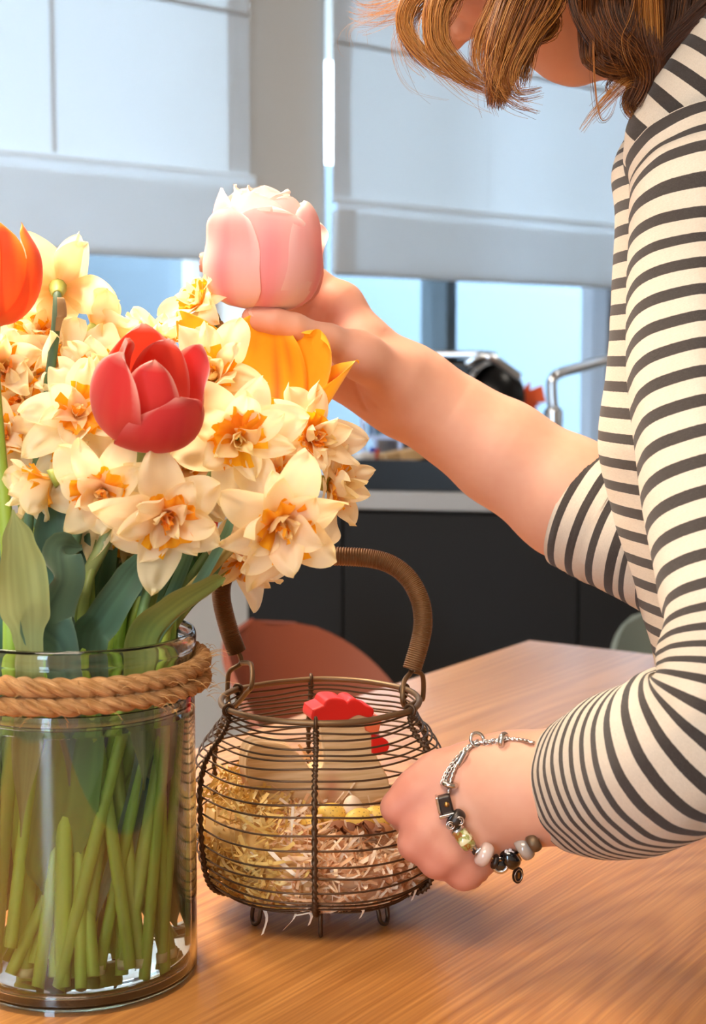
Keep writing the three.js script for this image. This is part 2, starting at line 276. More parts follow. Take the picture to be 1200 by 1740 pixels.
{ // long black tray with odds and ends
  const a = sAt(560), b = sAt(795), y = KTOP, tray = thing('storage_tray', 'long low black tray on the front edge of the grey worktop', 'tray', onBlock((a + b) / 2, y, -0.09));
  const h = 0.058;
  part(tray, 'front_panel', blockBox(a, b, y, y + h, -0.03, -0.022, 0.002), M.blackGloss);
  part(tray, 'back_panel', blockBox(a, b, y, y + h, -0.19, -0.182, 0.002), M.blackGloss);
  part(tray, 'end_panel', blockBox(a, a + 0.008, y, y + h, -0.181, -0.031, 0.002), M.blackGloss);
  part(tray, 'end_panel', blockBox(b - 0.008, b, y, y + h, -0.181, -0.031, 0.002), M.blackGloss);
  part(tray, 'base', blockBox(a + 0.009, b - 0.009, y, y + 0.03, -0.181, -0.031), M.blackGloss);
  const R = rng(5), scrap = (px, py, w, hgt, col, label, name, cat) => { const p = at(px, py, 2.98), g = new RoundedBoxGeometry(w, hgt, w * 0.6, 2, 0.004); g.rotateZ((R() - 0.5) * 0.7).rotateY(R()); g.translate(p.x, p.y, p.z); single(name, label, cat, g, mat(col, 0.7), p); };
  scrap(622, 782, 0.05, 0.03, '#c9c6c2', 'crumpled white paper in the black tray, left end', 'crumpled_paper', 'paper');
  scrap(634, 772, 0.018, 0.026, '#2f3fa0', 'small blue box standing in the black tray', 'small_box', 'box');
  scrap(639, 772, 0.012, 0.022, '#b0463c', 'small red box beside the small blue box in the tray', 'small_box', 'box');
  scrap(672, 776, 0.06, 0.022, '#a98a60', 'left one of two tan cardboard pieces in the black tray', 'cardboard_piece', 'cardboard');
  scrap(702, 772, 0.055, 0.026, '#b99565', 'right one of two tan cardboard pieces in the black tray', 'cardboard_piece', 'cardboard');
}
{ // clear case with pale edges
  const a = sAt(572), b = sAt(648), y = KTOP, o = thing('display_case', 'clear case with pale blue edges standing behind the black tray', 'case', onBlock((a + b) / 2, y, -0.3));
  const z0 = -0.38, z1 = -0.23, h = 0.175, e = 0.009, pale = mat('#aebfe6', 0.3), brown = mat('#7a6c66', 0.7);
  for (const [s, z] of [[a, z0], [a, z1 - e], [b - e, z0], [b - e, z1 - e]]) part(o, 'corner_post', blockBox(s, s + e, y, y + h, z, z + e), pale);
  for (const yy of [y, y + 0.085, y + h - 0.006]) part(o, 'shelf', blockBox(a + e, b - e, yy, yy + 0.006, z0, z1), pale);
  part(o, 'pane', blockBox(a + e, b - e, y + 0.007, y + h - 0.007, z1 - 0.004, z1 - 0.001), M.glass);
  part(o, 'back_panel', blockBox(a + e, b - e, y + 0.007, y + 0.08, z0 + 0.002, z0 + 0.008), brown);
  part(o, 'slat', blockBox(a + e, b - e, y + 0.093, y + 0.112, z0 + 0.002, z0 + 0.02), brown);
  const cols = ['#6d8fb5', '#4a7a93', '#8fb4cf', '#a0713f', '#c5d3e0'];
  for (let i = 0; i < 5; i++) { const s = a + 0.012 + i * 0.0135; const g = new THREE.LatheGeometry([[0, 0], [0.0055, 0], [0.0058, 0.03], [0.003, 0.036], [0.003, 0.044], [0, 0.044]].map((q) => new THREE.Vector2(...q)), 12); const p = onBlock(s, y + 0.0915, -0.28); g.translate(p.x, p.y, p.z); single('small_jar', ['leftmost', 'second', 'middle', 'fourth', 'rightmost'][i] + ' small jar in the row inside the clear case', 'jar', g, mat(cols[i], 0.3), p, 'small jars in the clear case'); }
}
{ // coffee machine
  const a = sAt(668), y = KTOP, o = thing('coffee_machine', 'black and chrome coffee machine on the worktop behind the raised forearm', 'coffee machine', onBlock(a + 0.12, y, -0.35));
  const W = sAt(865) - a;
  part(o, 'body', blockBox(a, a + W * 0.55, y, y + 0.245, -0.46, -0.24, 0.012), M.blackGloss);
  part(o, 'drip_tray', blockBox(a + W * 0.3, a + W * 0.95, y, y + 0.03, -0.44, -0.22, 0.006), M.steel);
  part(o, 'top_plate', blockBox(a + W * 0.1, a + W * 0.66, y + 0.246, y + 0.262, -0.46, -0.23, 0.006), M.steel);
  const c = onBlock(a + W * 0.72, y + 0.165, -0.3);
  const dome = new THREE.SphereGeometry(0.072, 32, 20); dome.scale(0.85, 1, 1); dome.translate(c.x, c.y, c.z);
  part(o, 'brew_head', dome, M.blackGloss);
  const ring = new THREE.TorusGeometry(0.068, 0.008, 12, 40); ring.scale(0.85, 1, 1).rotateY(0.5).translate(c.x - 0.01, c.y + 0.006, c.z + 0.03); part(o, 'chrome_ring', ring, M.chrome);
  part(o, 'handle', tube([onBlock(a + W * 0.5, y + 0.235, -0.22), onBlock(a + W * 0.7, y + 0.25, -0.2), onBlock(a + W * 0.98, y + 0.21, -0.22)], 0.009, { radial: 12 }), M.chrome);
}
{ // leaves of coloured paper
  const leafShape = (s) => { const sh = new THREE.Shape(), n = 5; for (let k = 0; k <= 2 * n * 2; k++) { const q = k / (2 * n * 2), an = PI * 0.12 + q * PI * 1.76 - PI / 2 + PI / 2 * 0, r = s * (k % 2 ? 0.48 : (k % 4 ? 0.82 : 1)); const x = r * sin(an + PI), yy = -r * cos(an + PI) * 1; k ? sh.lineTo(x, yy) : sh.moveTo(x, yy); } sh.closePath(); return new THREE.ExtrudeGeometry(sh, { depth: 0.0012, bevelEnabled: true, bevelSize: 0.0006, bevelThickness: 0.0004, bevelSegments: 1 }); };
  const o = thing('autumn_leaf_garland', 'bunch of orange and yellow maple leaves between coffee machine and tap', 'decoration', at(868, 745, 3.2));
  const list = [[888, 678, 0.038, '#e2571f', 0.2], [868, 668, 0.030, '#e9742a', -0.6], [872, 700, 0.028, '#b9921f', 0.9], [898, 690, 0.026, '#d8481c', 1.7], [852, 655, 0.022, '#eda23c', 2.2], [838, 630, 0.018, '#e0a526', 0.4], [800, 627, 0.018, '#e08a86', 1.0], [856, 690, 0.03, '#e7e0dc', 2.8], [846, 645, 0.018, '#f0d9d2', 0.1]];
  for (const [px, py, s, c, r] of list) { const p = at(px, py, 3.2), g = leafShape(s * 1.3); g.rotateZ(r).rotateY(r * 0.5 - 0.3).rotateX(-0.25).translate(p.x, p.y, p.z); part(o, 'leaf', g, mat(c, 0.7)); }
  for (const [px, py] of [[885, 690], [868, 690], [850, 665], [838, 640]]) part(o, 'stalk', tube([at(868, 752, 3.2), at(px * 0.4 + 868 * 0.6, 720, 3.21), at(px, py, 3.203)], 0.0016, { radial: 6 }), mat('#7a5a2a', 0.7));
  const pot = new THREE.LatheGeometry([[0, 0], [0.022, 0], [0.026, 0.055], [0.023, 0.055], [0.021, 0.006], [0, 0.006]].map((q) => new THREE.Vector2(...q)), 24); const pb = at(868, 745, 3.2); pot.translate(pb.x, KTOP, pb.z); part(o, 'pot', pot, M.worktop);
}
{ // tap
  const p = at(940, 745, 3.05), o = thing('kitchen_tap', 'chrome kitchen tap with angled spout on the worktop', 'tap', new V3(p.x, KTOP, p.z));
  const body = new THREE.LatheGeometry([[0, 0], [0.026, 0], [0.026, 0.006], [0.019, 0.012], [0.019, at(940, 700, 3.05).y - KTOP], [0.012, at(940, 690, 3.05).y - KTOP], [0, at(940, 690, 3.05).y - KTOP]].map((q) => new THREE.Vector2(...q)), 28); body.translate(p.x, KTOP, p.z);
  part(o, 'body', body, M.chrome);
  part(o, 'spout', tube([at(940, 695, 3.05), at(938, 665, 3.05), at(939, 645, 3.05), at(952, 634, 3.05), at(990, 623, 3.02), at(1035, 611, 2.98), at(1080, 600, 2.95)], 0.0105, { seg: 48, radial: 16 }), M.chrome);
  const q = at(1080, 606, 2.95); part(o, 'nozzle', new THREE.CylinderGeometry(0.012, 0.011, 0.02, 20).translate(q.x, q.y, q.z), M.chrome);
}
// ---------- shell chairs ----------
function shellChair(label, px0, px1, pyTop, d, color, turn) {
  const top = at((px0 + px1) / 2, pyTop, d), o = thing('shell_chair', label, 'chair', new V3(top.x, 0, top.z)), m = mat(color, 0.55);
  o.rotation.y = turn;
  const seatY = top.y - 0.30, w = 0.185;
  const f = (u, v) => {                      // a moulded shell: v runs up the back, then the front half is the seat
    const s = u * 2 - 1, e = 1 - pow(abs(s), 4.5);
    let x, y, z, hw;
    if (v < 0.5) { const q = v / 0.5; hw = w * (0.93 + 0.07 * q); x = s * hw; z = lerp(0.40, 0.04, q) - 0.02 * (1 - e) * (1 - q); y = seatY + 0.02 * pow(1 - q, 2) * -1 + 0.055 * s * s * q + 0.02 * s * s; }
    else { const q = (v - 0.5) / 0.5; hw = w * pow(max(0, 1 - pow(q, 5)), 0.45) * (1 - 0.06 * q); x = s * hw; const k = x / w; z = lerp(0.04, -0.09, pow(q, 0.8)) + 0.13 * k * k * (1 - 0.35 * q); y = seatY + 0.30 * q + 0.075 * k * k * (1 - q); }
    return [x, y, z];
  };
  const th = 0.011, out = grid(36, 44, f), back = out.clone(), n = out.attributes.normal, bp = back.attributes.position;
  for (let i = 0; i < bp.count; i++) bp.setXYZ(i, bp.getX(i) + n.getX(i) * th, bp.getY(i) + n.getY(i) * th, bp.getZ(i) + n.getZ(i) * th);
  const rim = [], w1 = 37, ring = [];
  for (let i = 0; i <= 36; i++) ring.push(i); for (let j = 1; j <= 44; j++) ring.push(j * w1 + 36); for (let i = 35; i >= 0; i--) ring.push(44 * w1 + i); for (let j = 43; j >= 0; j--) ring.push(j * w1);
  const op = out.attributes.position, g = grid(ring.length - 1, 1, (u, v) => { const k = ring[Math.round(u * (ring.length - 1))], s = v ? bp : op; return [s.getX(k), s.getY(k), s.getZ(k)]; });
  const shell = mergeVertices(mergeIndexed([out, back, g])); shell.computeVertexNormals();
  const sm = shadow(new THREE.Mesh(shell, m)); sm.material = mat(color, 0.55, { side: THREE.DoubleSide }); sm.name = 'shell'; o.add(sm);
  for (const [x, z] of [[-0.19, 0.34], [0.19, 0.34], [-0.19, 0.0], [0.19, 0.0]]) { const l = shadow(new THREE.Mesh(tube([new V3(x * 0.6, seatY - 0.01, lerp(z, 0.17, 0.4)), new V3(x * 1.05, 0, z * 1.05)], [0.011, 0.008], { seg: 4, radial: 10 }), mat('#8a5a3c', 0.5))); l.name = 'leg'; o.add(l); }
  const bar = shadow(new THREE.Mesh(tube([new V3(-0.115, seatY - 0.012, 0.17), new V3(0.115, seatY - 0.012, 0.17)], 0.012, { seg: 2 }), M.black)); bar.name = 'underframe'; o.add(bar);
  return o;
}
shellChair('terracotta orange moulded shell chair behind the wire basket', 392, 606, 1063, 2.32, '#7c3a20', 0.95);
shellChair('grey green moulded shell chair behind the far right edge of the table', 1082, 1290, 1040, 2.5, '#737d76', 0.25);

// ---------- table ----------
const TC = onPlane(900, 1088, 0.75), TV = onPlane(633, 1175, 0.75).sub(TC).setY(0).normalize(), TU = new V3(-TV.z, 0, TV.x); if (TU.x < 0) TU.negate();
const TW = 0.64, TL = 1.75;
const onTable = (u, v, y = 0.75) => TC.clone().addScaledVector(TU, u).addScaledVector(TV, v).setY(y);
{
  const o = thing('dining_table', 'oak dining table with warm flowing grain under jar and basket', 'table', onTable(TW / 2, TL / 2, 0));
  const wood = (u, v) => {
    const a = v * TL, b = u * TW, wob = 0.030 * fbm(a * 1.1, b * 1.5, 3) + 0.006 * fbm(a * 5, b * 8, 8);
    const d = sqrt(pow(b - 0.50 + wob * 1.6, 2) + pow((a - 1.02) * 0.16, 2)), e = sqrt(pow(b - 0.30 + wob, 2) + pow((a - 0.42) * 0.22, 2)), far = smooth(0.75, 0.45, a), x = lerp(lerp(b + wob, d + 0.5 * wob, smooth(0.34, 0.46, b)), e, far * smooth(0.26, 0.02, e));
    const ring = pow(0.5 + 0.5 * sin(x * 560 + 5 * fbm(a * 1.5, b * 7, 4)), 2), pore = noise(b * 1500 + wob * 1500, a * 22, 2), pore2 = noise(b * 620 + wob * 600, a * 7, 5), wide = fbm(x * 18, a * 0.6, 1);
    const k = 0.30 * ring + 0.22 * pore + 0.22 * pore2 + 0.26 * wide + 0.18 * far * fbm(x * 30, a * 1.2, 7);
    const c = mixc(mixc([216, 152, 82], [164, 103, 48], clamp(0.30 + k)), mixc([172, 138, 114], [118, 92, 78], clamp(0.35 + k)), 0.55 * smooth(0.85, 0.35, a + 0.25 * fbm(a * 2, b * 3, 21))), cl = 6 * fbm(a * 2, b * 3, 12);  // far end blended greyer: window reflection painted into the wood colour
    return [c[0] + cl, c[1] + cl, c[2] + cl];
  };
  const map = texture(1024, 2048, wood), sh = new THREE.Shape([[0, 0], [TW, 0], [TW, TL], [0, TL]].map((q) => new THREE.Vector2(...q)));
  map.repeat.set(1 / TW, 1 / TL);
  const g = new THREE.ExtrudeGeometry(sh, { depth: 0.026, bevelEnabled: true, bevelSize: 0.002, bevelThickness: 0.002, bevelSegments: 2 });
  const m4 = new THREE.Matrix4().makeBasis(TU, TV, new V3(0, 1, 0)); if (m4.determinant() < 0) { g.scale(1, 1, 1); }
  g.applyMatrix4(m4); const up = g.boundingBox; g.translate(TC.x, 0.75 - 0.028, TC.z);
  if (m4.determinant() < 0) { const ix = g.index; const nonIdx = ix ? g.toNonIndexed() : g; const p = nonIdx.attributes.position, uvA = nonIdx.attributes.uv; for (let i = 0; i < p.count; i += 3) { for (const A of [p, uvA]) for (let k = 0; k < A.itemSize; k++) { const t = A.array[(i + 1) * A.itemSize + k]; A.array[(i + 1) * A.itemSize + k] = A.array[(i + 2) * A.itemSize + k]; A.array[(i + 2) * A.itemSize + k] = t; } } nonIdx.computeVertexNormals(); }
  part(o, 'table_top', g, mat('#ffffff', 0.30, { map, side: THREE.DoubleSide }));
  for (const [u, v] of [[0.06, 0.08], [TW - 0.06, 0.08], [0.06, TL - 0.08], [TW - 0.06, TL - 0.08]]) { const a = onTable(u, v, 0.721), b = onTable(u, v, 0); part(o, 'leg', tube([a, b], [0.028, 0.02], { seg: 4, radial: 16 }), M.black); }
  part(o, 'apron', merge([[0.06, 0.08, TW - 0.06, 0.08], [0.06, TL - 0.08, TW - 0.06, TL - 0.08], [0.06, 0.08, 0.06, TL - 0.08], [TW - 0.06, 0.08, TW - 0.06, TL - 0.08]].map(([a, b, c, d]) => tube([onTable(a, b, 0.70), onTable(c, d, 0.70)], 0.015, { seg: 2, radial: 4 }))), M.black);
}
// ---------- glass jar ----------
const JAR = onPlane(141, 1646, 0.75), dJ = -(JAR.z * CP + (JAR.y - EYE) * SP), JR = 194 / FOCAL * dJ;
const yOnAxis = (py) => { let a = 0.7, b = 1.3; const col = (y) => { const X = JAR.x, Y = y - EYE, Z = JAR.z, d = -(Z * CP + Y * SP); return CY - (Y * CP - Z * SP) / d * FOCAL; }; for (let i = 0; i < 40; i++) { const m = (a + b) / 2; if (col(m) > py) a = m; else b = m; } return (a + b) / 2; };
const JH = yOnAxis(1072) - 0.75, JW = yOnAxis(1208) - 0.75;
{
  const o = thing('glass_jar', 'large clear glass jar holding the flower stems in water', 'jar', JAR);
  const V2 = (q) => new THREE.Vector2(...q), R = JR, n = yOnAxis(1180) - 0.75;
  const prof = [[0, 0.0015], [R * 0.6, 0.0012], [R * 0.86, 0.0004], [R * 0.93, 0.0012], [R * 0.975, 0.004], [R, 0.010], [R, n - 0.010], [R * 0.992, n - 0.004], [R * 0.955, n + 0.001], [R * 0.95, n + 0.004], [R * 0.985, n + 0.008], [R * 0.985, JH - 0.012], [R * 1.012, JH - 0.008], [R * 1.018, JH - 0.003], [R * 1.005, JH], [R * 0.985, JH + 0.0005], [R * 0.965, JH - 0.002]];
  const inner = [[R * 0.955, JH - 0.012], [R * 0.94, n + 0.008], [R * 0.91, n + 0.003], [R * 0.945, n - 0.006], [R * 0.955, n - 0.014], [R * 0.955, 0.016], [R * 0.93, 0.010], [R * 0.85, 0.0075], [0, 0.007]];
  const smoothP = (list, k) => new THREE.SplineCurve(list.map(V2)).getPoints(k);
  const glass = mat([1, 1, 1], 0.0, { transmission: 1, thickness: 0.004, ior: 1.5, specularIntensity: 0.8, attenuationColor: new THREE.Color(0.86, 0.95, 0.89), attenuationDistance: 0.04 });
  const lathe = (pts, seg = 96) => { const g = new THREE.LatheGeometry(pts, seg); return g.translate(JAR.x, JAR.y, JAR.z); };
  part(o, 'glass_wall', lathe([...smoothP(prof, 120), ...smoothP(inner, 70)]), glass);
  const water = single('water', 'clear pale green water inside the glass jar', 'water', lathe([[0, 0.0078], [R * 0.84, 0.0083], [R * 0.92, 0.0115], [R * 0.945, 0.017], [R * 0.945, JW - 0.001], [R * 0.94, JW], [0, JW]].map(V2)), mat([1, 1, 1], 0.0, { transmission: 1, thickness: 0.1, ior: 1.33, specularIntensity: 0.3, attenuationColor: new THREE.Color(0.90, 0.97, 0.80), attenuationDistance: 0.30 }), JAR);
  water.userData.kind = 'stuff';
}
{ // jute rope, two turns round the neck, each of three twisted strands
  const o = thing('jute_rope', 'brown twisted jute rope wound twice round the neck of the jar', 'rope', JAR.clone().setY(0.75 + JH - 0.03));
  const m = mat('#b98a55', 0.95, { bumpScale: 0.0012 });
  m.bumpMap = texture(256, 64, (u, v) => { const a = 128 + 90 * noise(u * 40, v * 10 + u * 120, 3) + 40 * noise(u * 110, v * 40); return [a, a, a]; }, false, [1, 40]);
  m.map = texture(256, 128, (u, v) => { const a = 26 * noise(u * 30, v * 12 + u * 90, 3) + 22 * noise(u * 8, v * 9, 8); return [196 + a, 146 + a, 92 + a]; }, true, [1, 20]); m.color.set(0xffffff);
  const ys = [yOnAxis(1124), yOnAxis(1153)], r = 0.0031, h = 0.0026, RR = JR * 0.992 + 0.0052;
  ys.forEach((y, k) => {
    for (let s = 0; s < 3; s++) {
      const turns = 15;
      class Helix extends THREE.Curve { getPoint(t, v = new V3()) { const a = t * 2 * PI * 0.999 + 2.2, q = turns * a + s * 2 * PI / 3, rr = RR + h * cos(q) + 0.0004 * noise(a * 5, k); return v.set(JAR.x + rr * cos(a), y + h * sin(q) + (k ? 1 : -1) * 0.0006 * sin(a * 2), JAR.z + rr * sin(a)); } }
      part(o, 'strand', tube([], (t) => r * (1 + 0.08 * noise(t * 90, s, k)), { curve: new Helix(), seg: 340, radial: 8, capped: true }), m);
    }
  });
  const R = rng(41), fz = [];
  for (let i = 0; i < 260; i++) { const a = R() * 2 * PI, y = ys[0] - 0.018 + R() * 0.024, p = new V3(JAR.x + (RR + 0.004) * cos(a), y, JAR.z + (RR + 0.004) * sin(a)), L = 0.003 + 0.009 * R(), q = p.clone().add(new V3(cos(a) * L * 0.8, (R() - 0.4) * L, sin(a) * L * 0.8).add(new V3((R() - 0.5) * L, 0, (R() - 0.5) * L))); fz.push(tube([p, p.clone().lerp(q, 0.5).add(new V3(0, L * 0.2, 0)), q], [0.00022, 0.0001], { seg: 3, radial: 3, capped: false })); }
  part(o, 'loose_fibre', merge(fz), mat('#c79a62', 0.9)).userData.kind = 'stuff';
}
// ---------- flowers ----------
const petalMat = mat('#ffffff', 0.62, { vertexColors: true, side: THREE.DoubleSide, transmission: 0.56, thickness: 0, specularIntensity: 0.5 });
const tulipMat = mat('#ffffff', 0.42, { vertexColors: true, side: THREE.DoubleSide, transmission: 0.28, thickness: 0, specularIntensity: 0.7 });
petalMat.roughness = 0.92; tulipMat.roughness = 0.9; tulipMat.clearcoat = 0.2; tulipMat.clearcoatRoughness = 0.4;
const stemMat = mat('#ffffff', 0.5, { vertexColors: true });
const leafMat = mat('#ffffff', 0.5, { vertexColors: true, side: THREE.DoubleSide, transmission: 0.22, thickness: 0 });
leafMat.roughness = 0.92; leafMat.clearcoat = 0.25; leafMat.clearcoatRoughness = 0.45;
const frame = (dir, roll = 0) => { const z = new V3(...dir).normalize(), x = new V3(0, 1, 0).cross(z); if (x.lengthSq() < 1e-4) x.set(1, 0, 0); x.normalize(); const y = new V3().crossVectors(z, x); const m = new THREE.Matrix4().makeBasis(x, y, z); return m.multiply(new THREE.Matrix4().makeRotationZ(roll)); };
const CR = { cream: lin('#fff0b4'), butter: lin('#fbd75e'), yolk: lin('#fbbf14'), orange: lin('#f99a1c'), peach: lin('#fde4b8'), white: lin('#fff6d4') };
// one petal of an open flower: rises from the axis and bends outwards; shape by elevation at base and tip
function openPetal(o) {
  const { L, W, a0, a1, phi, r0 = 0.001, z0 = 0, bend = 1, trough = 0.2, wave = 0, tip = 1, twist = 0, seed = 0, cb, ct, ce, ruffle = 0, nu = 12, nv = 18 } = o;
  const cl = []; let r = r0, z = z0;
  for (let j = 0; j <= nv; j++) { const t = j / nv, a = lerp(a0, a1, pow(t, bend)); cl.push([r, z, a]); r += cos(a) * L / nv; z += sin(a) * L / nv; }
  const er = [cos(phi), sin(phi), 0], es = [-sin(phi), cos(phi), 0];
  return grid(nu, nv, (u, v) => {
    const s = u * 2 - 1, [cr, cz, a] = cl[Math.round(v * nv)], t = v;
    let w = W / 2 * (0.24 + 0.76 * smooth(0, 0.5, t)) * pow(max(0, 1 - pow(t, 3.2)), 0.62 + 0.3 * tip);
    if (ruffle) w = W / 2 * (0.35 + 0.65 * pow(t, 0.7)) ;
    const tw = twist * t * t, lat = s * w, nx = -sin(a), nz = cos(a);
    let off = trough * w * (s * s - 0.3) + wave * L * noise(t * 3 + seed, s * 1.8, seed) * t + (ruffle ? ruffle * L * sin(s * 7 + seed * 5) * t * t : 0) + lat * tw;
    const lx = lat * cos(tw * 0.6), sw = 0.10 * L * noise(seed * 3.1, t * 1.3) * t + (ruffle ? ruffle * 0.5 * L * abs(sin(s * 5 + seed)) * pow(t, 3) : 0);
    const R = cr + off * nx, Z = cz + off * nz, S = lx + sw;
    const vein = 0.05 * noise(s * 13 + seed, t * 2, seed), col = mixc(mixc(cb, ct, smooth(0.02, 0.5, t + vein)), ce ?? ct, smooth(0.7, 1, abs(s)) * 0.4 + smooth(0.85, 1, t) * 0.6);
    return [er[0] * R + es[0] * S, er[1] * R + es[1] * S, Z, ...col];
  });
}
const green = (hex, v = 0.16, seed = 0) => { const c = lin(hex); return (t, a) => { const k = 1 + v * noise(t * 6 + seed, cos(a) * 2, sin(a) * 2 + seed) + 0.10 * noise(cos(a) * 9, sin(a) * 9, seed); return [c[0] * k, c[1] * k, c[2] * k]; }; };
const inJar = (px, py, out) => { // a point at that height inside the jar, `out` metres in front of (+) or behind (-) its axis
  const d = dJ - out; return at(px, py, d); };
const stemR = rng(9);
// path of a stem: bloom, bend, neck, foot
function stemPath(p, n, neck, footP) {
  const b1 = p.clone().addScaledVector(n, -0.012), down = neck.clone().sub(b1).normalize(), b2 = b1.clone().addScaledVector(n, -0.007).addScaledVector(down, 0.016), a = neck.clone().sub(b2), L = a.length(), fall = footP.clone().sub(neck).normalize();
  const bow = new THREE.CubicBezierCurve3(b2, b2.clone().addScaledVector(down, L * 0.35), neck.clone().addScaledVector(fall, -L * 0.35), neck);
  return [p, b1, b2, bow.getPoint(0.33), bow.getPoint(0.66), neck, neck.clone().lerp(footP, 0.33), neck.clone().lerp(footP, 0.66), footP];
}
function neckAndFoot(p, opt = {}) {
  const v = new V3(p.x - JAR.x, 0, p.z - JAR.z), L = v.length() || 1e-4, k = min(0.046, L * 0.42); v.divideScalar(L);
  const j = new V3((stemR() - 0.5) * 0.03, 0, (stemR() - 0.5) * 0.03);
  let neck = opt.neck ? inJar(opt.neck[0], 1100, opt.neck[1]) : new V3(JAR.x, 0, JAR.z).addScaledVector(v, k).add(j).setY(0.75 + JH - 0.012);
  let f = opt.foot ? inJar(opt.foot[0], opt.foot[1], opt.foot[2]) : new V3(JAR.x, 0, JAR.z).addScaledVector(v, -0.02 - 0.025 * stemR()).add(j.multiplyScalar(1.2));
  const lim = (q, m) => { const dx = q.x - JAR.x, dz = q.z - JAR.z, l = Math.hypot(dx, dz); if (l > m) { q.x = JAR.x + dx / l * m; q.z = JAR.z + dz / l * m; } };
  lim(neck, 0.050); lim(f, 0.050); f.y = max(0.7615, opt.foot ? min(f.y, 0.79) : 0.7615 + 0.012 * stemR());
  return [neck, f];
}
function stem(o, pts, r0, r1, color, seed, name = 'stem') { return part(o, name, tube([], (t) => lerp(r0, r1, t) * (1 + 0.05 * noise(t * 14, seed)), { curve: new THREE.CatmullRomCurve3(pts, false, 'centripetal'), seg: 60, radial: 10, color: ((A, B) => (t, a) => mixc(A(t, a), B(t, a), smooth(0.5, 0.66, t)))(green(color, 0.2, seed), green('#9cc24c', 0.2, seed)) }), stemMat); }  // part below the rim painted brighter green to offset orange light in jar
let flowerSeed = 100;
function daffodil(label, px, py, d, rpx, dir, opt = {}) {
  const seed = opt.seed ?? flowerSeed++, R = rng(seed * 7 + 3), p = at(px, py, d), L = 1.07 * rpx * d / FOCAL, n = new V3(...dir).normalize();
  const [neck, f] = neckAndFoot(p, opt), o = thing('daffodil', label, 'daffodil', f, 'double daffodils in the jar'), m4 = frame(dir, opt.roll ?? R() * 6);
  const warm = opt.warm ?? 0.4, tipC = mixc(CR.white, CR.peach, warm), baseC = mixc(CR.cream, CR.butter, 0.5 + 0.3 * R()), edge = mixc(CR.white, CR.cream, R());  // warm: peach tint painted in for warm bounce light on the lower blooms
  const add = (name, q, material = petalMat) => { const g = openPetal({ seed: seed + R() * 90, ...q }); g.applyMatrix4(m4); g.translate(p.x, p.y, p.z); g.computeVertexNormals(); part(o, name, g, material); };
  const open = (opt.open ?? 0) + 0.22 * (R() - 0.35), jit = (a) => (R() - 0.5) * 2 * a;
  for (let k = 0; k < 6; k++) add('petal', { L: L * (1.04 + jit(0.2)), W: L * (0.72 + jit(0.10)), a0: 0.34 + open + jit(0.15), a1: -0.25 + open * 1.2 + jit(0.85), phi: k * PI / 3 + jit(0.32), trough: 0.20 + jit(0.35), wave: 0.15, tip: 0.35, twist: jit(1.0), cb: baseC, ct: tipC, ce: edge, bend: 1.3 });
  for (let k = 0; k < 6; k++) add('petal', { L: L * (0.88 + jit(0.2)), W: L * (0.54 + jit(0.1)), a0: 0.75 + open + jit(0.18), a1: 0.10 + open * 1.2 + jit(0.95), phi: k * PI / 3 + 0.52 + jit(0.2), trough: 0.3 + jit(0.4), wave: 0.16, tip: 0.45, twist: jit(0.9), z0: 0.001, cb: baseC, ct: mixc(tipC, CR.white, 0.4), ce: edge, bend: 1.2 });
  for (let k = 0; k < 6; k++) { const c = R() * 0.7; add('corona', { L: L * (0.50 + jit(0.08)), W: L * 0.52, a0: 0.95 + jit(0.12), a1: 0.42 + jit(0.3), phi: k * PI / 3.5 + jit(0.2), trough: 0.15, ruffle: 0.11, z0: 0.0015, cb: mixc(CR.yolk, CR.butter, 0.4), ct: mixc(CR.yolk, CR.orange, c * 0.8), ce: mixc(CR.yolk, CR.orange, c) }); }
  for (let k = 0; k < 4; k++) add('petal', { L: L * (0.64 + jit(0.16)), W: L * (0.36 + jit(0.08)), a0: 1.1 + jit(0.2), a1: 0.75 + jit(1.0), phi: k * PI / 2 + 0.3 + jit(0.35), trough: 0.5 + jit(0.3), wave: 0.12, tip: 0.9, twist: jit(0.9), z0: 0.002, cb: CR.butter, ct: mixc(CR.cream, CR.white, R()), bend: 1.5 });
  for (let k = 0; k < 6; k++) { const c = R() < 0.45; add(c ? 'corona' : 'petal', { L: L * (0.34 + jit(0.08)), W: L * (0.24 + jit(0.04)), a0: 1.3 + jit(0.15), a1: 1.5 + jit(0.8), phi: k * PI / 3 + 0.7 + jit(0.3), trough: 0.6, ruffle: c ? 0.09 : 0, wave: 0.12, tip: c ? 0 : 1, twist: jit(0.8), z0: 0.003, nu: 8, nv: 9, cb: CR.yolk, ct: c ? mixc(CR.yolk, CR.orange, R()) : CR.cream }); }
  stem(o, stemPath(p.clone().addScaledVector(n, -0.001), n, neck, f), 0.0026, 0.0033, opt.stem ?? ['#5d7a45', '#6f8748', '#4f7050', '#7d8f4a'][seed % 4], seed);
  const cup = tube([p.clone().addScaledVector(n, 0.002), p.clone().addScaledVector(n, -0.006), p.clone().addScaledVector(n, -0.013)], [0.0056, 0.0045, 0.0030], { seg: 8, radial: 10, color: green('#a5ad4e', 0.15, seed) }); part(o, 'calyx', cup, stemMat);
  if (opt.spathe !== 0) { // papery brown sheath behind the bloom
    const q = stemPath(p, n, neck, f), c = new THREE.CatmullRomCurve3([q[1], q[2], q[3]]), brown = lin('#a98a5c'), dark = lin('#8a6d45');
    part(o, 'spathe', grid(8, 10, (u, v) => { const a = (u - 0.5) * 2.6, b = c.getPoint(0.05 + v * 0.5), w = 0.0034 + 0.003 * sin(PI * v); return [b.x + cos(a) * w, b.y + 0.002 * sin(v * 9), b.z + sin(a) * w + 0.002, ...mixc(brown, dark, abs(noise(u * 5, v * 3, seed)))]; }), leafMat);
  }
  return o;
}
